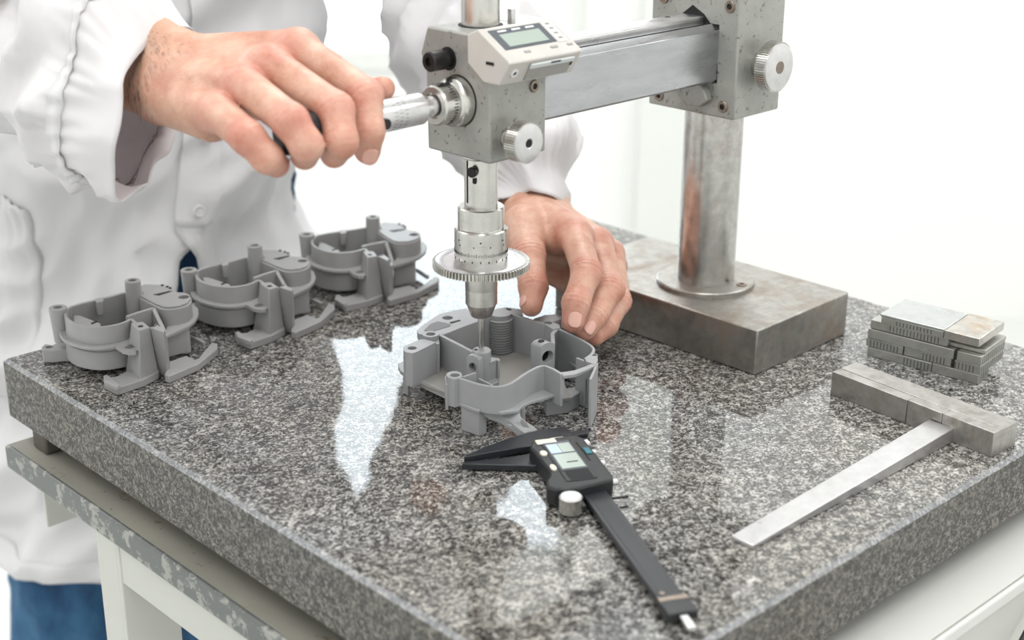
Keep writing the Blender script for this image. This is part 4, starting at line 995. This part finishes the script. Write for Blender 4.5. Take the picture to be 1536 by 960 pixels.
def coat():
    zs = [-.335+i*.89/130 for i in range(131)]
    def FRZ(z): return .50+.25*max(-.1, min(.3, z))      # front opening angle
    def gap(z):                                       # where the coat splits open below the last button: (end of the inner panel, edge of the outer panel)
        if z > .03: return FRZ(z)+.12, FRZ(z)-.07
        g = .03-z; return FRZ(z)+.12-min(.26, g*1.2+min(.13,g*5)), FRZ(z)-.07+min(.30, g*1.5+min(.07,g*3))
    rows = []; NT = 150
    for z in zs:
        g0, g1 = gap(z); r = []
        for j in range(NT):
            th = g1+(2*math.pi+g0-g1)*j/(NT-1)
            o = 0.
            if z > .03 and j < 14: o = .0040*min(1, (14-j)/5)       # the outer panel laps over the inner one
            if z <= .03:                              # flaps stand off a little
                e = min(j, NT-1-j); o = .012*math.exp(-(e/7.)**2)*min(1, (.03-z)*10)
            r.append(torso_pt(th, z, o))
        rows.append(r)
    c = grid_mesh('lab_coat', rows, COAT, PERS); c['label'] = 'white button-front coat, open below the waist'
    # turned back facing of the right flap: light band
    band = []
    for i in range(30):
        z = .028-i*.0115; g0, g1 = gap(z); band.append([torso_pt(g1+.002+u*.2, z, .012*math.exp(-(u*4.8/7.)**2)*min(1,(.03-z)*10)+.0025) for u in (0,.25,.5,.75,1)])
    grid_mesh('front_facing', band, COAT, c, .001)
    band = []
    for i in range(50): 
        z = .034+i*.0075; band.append([torso_pt(FRZ(z)-.068+.21*u, z, .0050) for u in (0,.02,.3,.6,.98,1)])
    grid_mesh('placket', band, COAT, c, .0012)
    for z in (.205,.12,.05):
        p = torso_pt(FRZ(z)+.04, z, .0072); q = torso_pt(FRZ(z)+.04, z, .02); dr = (q-p).normalized()
        M().lathe([(.0058,0),(.0058,.0022),(.0045,.0026),(.0040,.0018),(.0001,.0018)], 20, Matrix.Translation(p) @ dr.to_track_quat('Z','Y').to_matrix().to_4x4()).build('button', mat('pearl_button', (.72,.70,.70), .3), c)
    # patch pocket on the wearer's right side with puckered top
    pk = []
    for i in range(40):
        z = .085-i*.0058; pk.append([torso_pt(-1.15+j*.70/29-(.06*(i/39.)), z-.0012*j*(1-i/60.), .0060+(.0022*math.sin(j*2.1+.5*math.sin(i))*math.exp(-i/9.)) if 0 < j < 29 else .001) for j in range(30)])
    grid_mesh('patch_pocket', pk, COAT, c, .0015)
    hem = [[torso_pt(th_, -.333+dz, .0022) for th_ in [gap(-.33)[1]+.02+(2*math.pi+gap(-.33)[0]-gap(-.33)[1]-.04)*j/119 for j in range(120)]] for dz in (0,.004,.016,.020)]
    grid_mesh('hem', hem, COAT, c, .0012)
    # collar
    col = []
    for i in range(5):
        z = .545+i*.012; rr = .082-i*.003; col.append([Vector((HIPX+rr*math.sin(t), HY-.035-rr*math.cos(t), z-.02*max(0,math.cos(t)))) for t in [.35+(2*math.pi-.7)*j/40 for j in range(41)]])
    grid_mesh('collar', col, COAT, c, .003)
    # shoulders / yoke closing the top
    sh = []
    for i in range(10):
        u = i/9.; z = .555+.02*u-.0; sh.append([torso_pt(t, .553, 0)*(1-u)+Vector((HIPX+.08*math.sin(t), HY-.035-.08*math.cos(t), .575))*u for t in [2*math.pi*j/80 for j in range(81)]])
    grid_mesh('yoke', sh, COAT, c, .0014)
    # sleeves ------------------------------------------------------------
    def sleeve(cen, rad, cuff_tilt, nrow, name, seed, bulge=1., cuff_shape=None, wr=1.):
        P = catmull([Vector(p) for p in cen], nrow); n = len(P); RR = np.interp(np.linspace(0,1,n), np.linspace(0,1,len(rad)), rad)
        rows = []; NT = 96; prev = None
        for i, p in enumerate(P):
            d = (P[min(i+1,n-1)]-P[max(i-1,0)]).normalized()
            if i == 0: x = Vector(RM[1]); 
            x = (x-d*x.dot(d)).normalized(); y = d.cross(x)
            fade = i/(n-1.)
            row = []
            for j in range(NT):
                t = 2*math.pi*j/NT; r = RR[i]
                q0 = p+(x*math.cos(t)+y*math.sin(t))*r
                k = ridged((t*.9+math.sin(t)*.4, i*.10+seed+math.sin(t+seed)*.8, seed), seed)*.0085*wr+ridged((q0.x*30, q0.y*30, q0.z*30), seed+5)*.0035*wr+noise.noise(q0*60)*.0012
                k *= min(1, i/3.+.25)
                if cuff_shape: k += cuff_shape(t, i)
                row.append(p+(x*math.cos(t)+y*math.sin(t))*(r+k)+d*(cuff_tilt(t)*math.exp(-i/6.)))
            rows.append(row)
        return rows
    # right sleeve: centres from the cuff to the shoulder
    cr = [P_((222,160,.955)), P_((120,75,1.03)), np.array(ER)+np.array([0,0,.0]), (np.array(ER)+np.array(SR))/2+np.array([0,0,.01]), np.array(SR)+np.array([.03,0,0])]
    def tilt_r(t):  # t=0 up in view
        return .0
    return c, sleeve, cr
COAT_O, SLEEVE, CR = coat()
def ring_sleeve(name, rings, seed, m2=None, sub=10, wr=1., NT=240, cuffrows=8):
    """rings: list of lists of 3D control points (same count) from the cuff to the shoulder; closed loops, interpolated smoothly"""
    def loop(cp):
        n = len(cp); out = []
        for k in range(NT):
            u = k/NT*n; i = int(u); t = u-i; p0, p1, p2, p3 = (cp[(i-1)%n], cp[i%n], cp[(i+1)%n], cp[(i+2)%n])
            out.append(.5*((2*p1)+(p2-p0)*t+(2*p0-5*p1+4*p2-p3)*t*t+(3*p1-p0-3*p2+p3)*t**3))
        return out
    L = [loop([Vector(q) for q in r]) for r in rings]; cols = [catmull([L[i][k] for i in range(len(L))], sub) for k in range(NT)]
    n = len(cols[0]); rows = []
    for i in range(n):
        cen = sum((cols[k][i] for k in range(NT)), Vector())/NT; row = []
        for k in range(NT):
            p = cols[k][i]; o = (p-cen).normalized(); t = 2*math.pi*k/NT
            s = i/sub; puck = math.sin(k*.95+math.sin(k*.31))*.0011*(math.exp(-((i-6.5)/2.2)**2))
            kk = ridged((math.cos(t)*1.1+s*.55, math.sin(t)*1.1, s*1.25+seed), seed)*.0150*wr+ridged((p.x*22, p.y*22, p.z*22), seed+5)*.0085*wr+noise.noise(p*70)*.0014
            kk *= min(1, .25+i/9.)
            row.append(p+o*(kk+puck-.003*min(1, i/7.)))
        rows.append(row)
    return rows
def sleeves():
    # right cuff opening traced as a loop in space: near edge first (top to bottom), then the far edge back up
    cuff = [(287,42,.985),(250,50,.955),(214,78,.930),(193,112,.918),(188,150,.912),(183,190,.910),(173,240,.915),(173,292,.930),
            (199,288,.950),(222,268,.975),(232,244,.985),(254,236,.995),(264,198,1.010),(275,150,1.020),(290,100,1.020),(296,62,1.008)]
    cuff = [P_(c) for c in cuff]; C0 = sum(cuff)/len(cuff)
    def ell(cen, ax, r1, r2, n=16, ref=None):
        ax = Vector(ax).normalized(); x = Vector(RM[1]); x = (x-ax*x.dot(ax)).normalized(); y = ax.cross(x)
        # same ordering as the cuff: starts at the top, runs over the near side down
        sgn = 1 if y.dot(Vector(camdir)) > 0 else -1
        return [Vector(cen)+x*math.cos(2*math.pi*k/n)*r1+y*sgn*math.sin(2*math.pi*k/n)*r2 for k in range(n)]
    e = np.array(ER); s_ = np.array(SR); c1 = P_((150,105,.985)); c2 = P_((70,50,1.04))
    rings = [cuff, ell(c1, e-C0, .064, .050), ell(c2, e-C0, .064, .054), ell(e*.85+c2*.15+np.array([0,0,.0]), e-C0+np.array([0,.1,0]), .068, .060), ell(e+np.array([-.01,.06,.05]), s_-e, .066, .066), ell((e+s_)/2+np.array([0,.02,.02]), s_-e, .070,.072), ell(s_+np.array([.035,0,-.03]), np.array([.6,.1,.5]), .088,.080)]
    rows = ring_sleeve('sleeve', rings, 2.3, wr=1.15)
    o = grid_mesh('right_sleeve', rows, COAT, COAT_O, .0014, closed=True, off=-1, mat2=COAT_IN); o['label'] = 'wide rumpled cuff showing its lining'
    # hem seam with puckers and the zigzag stitch inside
    st = M(); rr = rows[5]; n = len(rr); cen = sum(rr, Vector())/n
    seam = []
    for r_ in (rows[6], rows[7]): seam.append([p+(p-cen).normalized()*(.0024+.0005*math.sin(k*1.3)) for k, p in enumerate(r_)]+[r_[0]+(r_[0]-cen).normalized()*.0024])
    grid_mesh('cuff_seam', seam, COAT, o, .0010)
    L1 = [rows[4][k]+(cen-rows[4][k]).normalized()*.0035 for k in range(n)]; L2 = [rows[6][k]+(cen-rows[6][k]).normalized()*.0035 for k in range(n)]
    z = []
    for k in range(0, n): z.append(L1[k] if k % 2 == 0 else L2[k])
    st.tube(z, .00028, 4); st.tube(L1, .00025, 4); st.tube(L2, .00025, 4)
    so = st.build('lining_stitches', STITCH, o); so['kind'] = 'stuff'
    # left sleeve
    w = WL_; e = np.array(EL); s_ = np.array(SL)
    cuff = [(756,300,1.215),(778,292,1.205),(802,288,1.20),(826,294,1.205),(843,311,1.225),(846,318,1.25),(842,316,1.275),(820,306,1.29),(795,302,1.285),(770,306,1.26),(750,312,1.24)]
    cuff = [P_(c) for c in cuff]; n = len(cuff); C0 = sum(cuff)/n
    def ell2(cen, ax, r1, r2):
        ax = Vector(ax).normalized(); x = Vector(-RM[0]); x = (x-ax*x.dot(ax)).normalized(); y = ax.cross(x); sgn = 1 if y.dot(Vector(camdir)) > 0 else -1
        return [Vector(cen)+x*math.cos(2*math.pi*k/n)*r1+y*sgn*math.sin(2*math.pi*k/n)*r2 for k in range(n)]
    rings = [cuff, ell2(P_((778,235,1.265)), e-C0, .042, .041), ell2(P_((735,130,1.33)), e-C0, .049, .047), ell2(P_((690,40,1.385)), e-C0, .060, .058), ell2(e+np.array([0,.02,.03]), s_-e, .064,.064), ell2((e+s_)/2, s_-e, .068,.070), ell2(s_+np.array([-.035,0,-.03]), np.array([-.6,.1,.5]), .085,.080)]
    rows = ring_sleeve('sleeve', rings, 7.1, wr=1.0)
    grid_mesh('left_sleeve', rows, COAT, COAT_O, .0014, closed=True, off=-1, mat2=COAT_IN)
sleeves()
def jeans():
    j = None
    for sx in (-1, 1):
        rows = []
        for i in range(70):
            z = .03-i*.0127; u = i/69.; cx = HIPX+(.066-.004*u if sx > 0 else -.078-.080*u); cy = HY+.03*max(0,u-.5); r = .080-.012*u+(.003*math.sin(u*9))
            row = []
            for k in range(56):
                t = 2*math.pi*k/56; kk = ridged((math.cos(t)*1.5, math.sin(t)*1.5, z*9+sx), 4+sx)*.007+noise.noise(Vector((t*2, z*30, sx)))*.003
                row.append(Vector((cx+(r+kk)*math.cos(t), cy+(r*1.05+kk)*math.sin(t), z+.01*math.sin(t*2))))
            rows.append(row)
        o = grid_mesh('jeans' if j is None else 'trouser_leg', rows, DENIM, j or PERS, .002, closed=True)
        if j is None:
            j = o; o['label'] = 'blue denim jeans'
            rows = [[Vector((HIPX+(.142-.02*max(0,z))*math.sin(t), HY-(.112)*math.cos(t), z)) for t in [2*math.pi*k/56 for k in range(56)]] for z in [.11-i*.01 for i in range(20)]]
            grid_mesh('trouser_waist', rows, DENIM, o, .002, closed=True)
        m = M(); c = Vector((HIPX+(.063 if sx > 0 else -.156), HY-.03, FLOOR)); V = []
        prof = [(-.12,.034),(-.09,.045),(-.03,.048),(.05,.040),(.10,.036)]
        sol = [(c.x+w_, c.y+y) for y, w_ in prof]+[(c.x-w_, c.y+y) for y, w_ in prof[::-1]]
        sh = M().prism(sol, FLOOR+.001, FLOOR+.055).build('shoe', SHOE, PERS, bev=.018, seg=4)
jeans()
def hair():
    m = M(); vs = []; n = 40
    h = lambda d: 1.
    rows = []
    for i in range(24):
        ph = i/23*1.75; row = []
        for k in range(n):
            t = 2*math.pi*k/n; lim = ph*(1 if math.cos(t) > -.3 else 1); front = max(0, -math.cos(t)); pp = ph*(1-.42*front**2)
            d = Vector((math.sin(t)*math.sin(pp), math.cos(t)*math.sin(pp), math.cos(pp))); r = 1.07+.03*noise.noise(d*6)
            row.append(Vector(HC)+Vector((d.x*.076*r, d.y*.094*r, d.z*.098*r)))
        rows.append(row)
    grid_mesh('hair', rows, HAIR, PERS, .004, closed=True)
    for sx in (-1, 1):
        M().lathe([(.0001,-.011),(.006,-.0092),(.0098,-.005),(.011,0),(.0098,.005),(.006,.0092),(.0001,.011)], 20, Matrix.Translation(Vector(HC)+Vector((sx*.031,-.079,.004)))).build('eye', mat('eye_white', (.75,.74,.72), .2), PERS)
hair()
# black cable hanging below the right hand ledge
def cable():
    P0 = NC+VD*.40-UD*.050; m = M()
    pts = [Vector(tuple(NC+VD*b-UD*.042+np.array([0,0,z]))) for b, z in ((.46,-.072),(.42,-.080),(.398,-.092),(.385,-.105),(.370,-.118),(.345,-.135),(.32,-.17),(.30,-.30),(.30,-.80),(.31,FLOOR+.004))]
    m.tube(catmull(pts, 8), .0022, 8); tag(m.build('cable', BLACKP), 'thin black cable hanging below the right ledge of the table', 'cable')
cable()
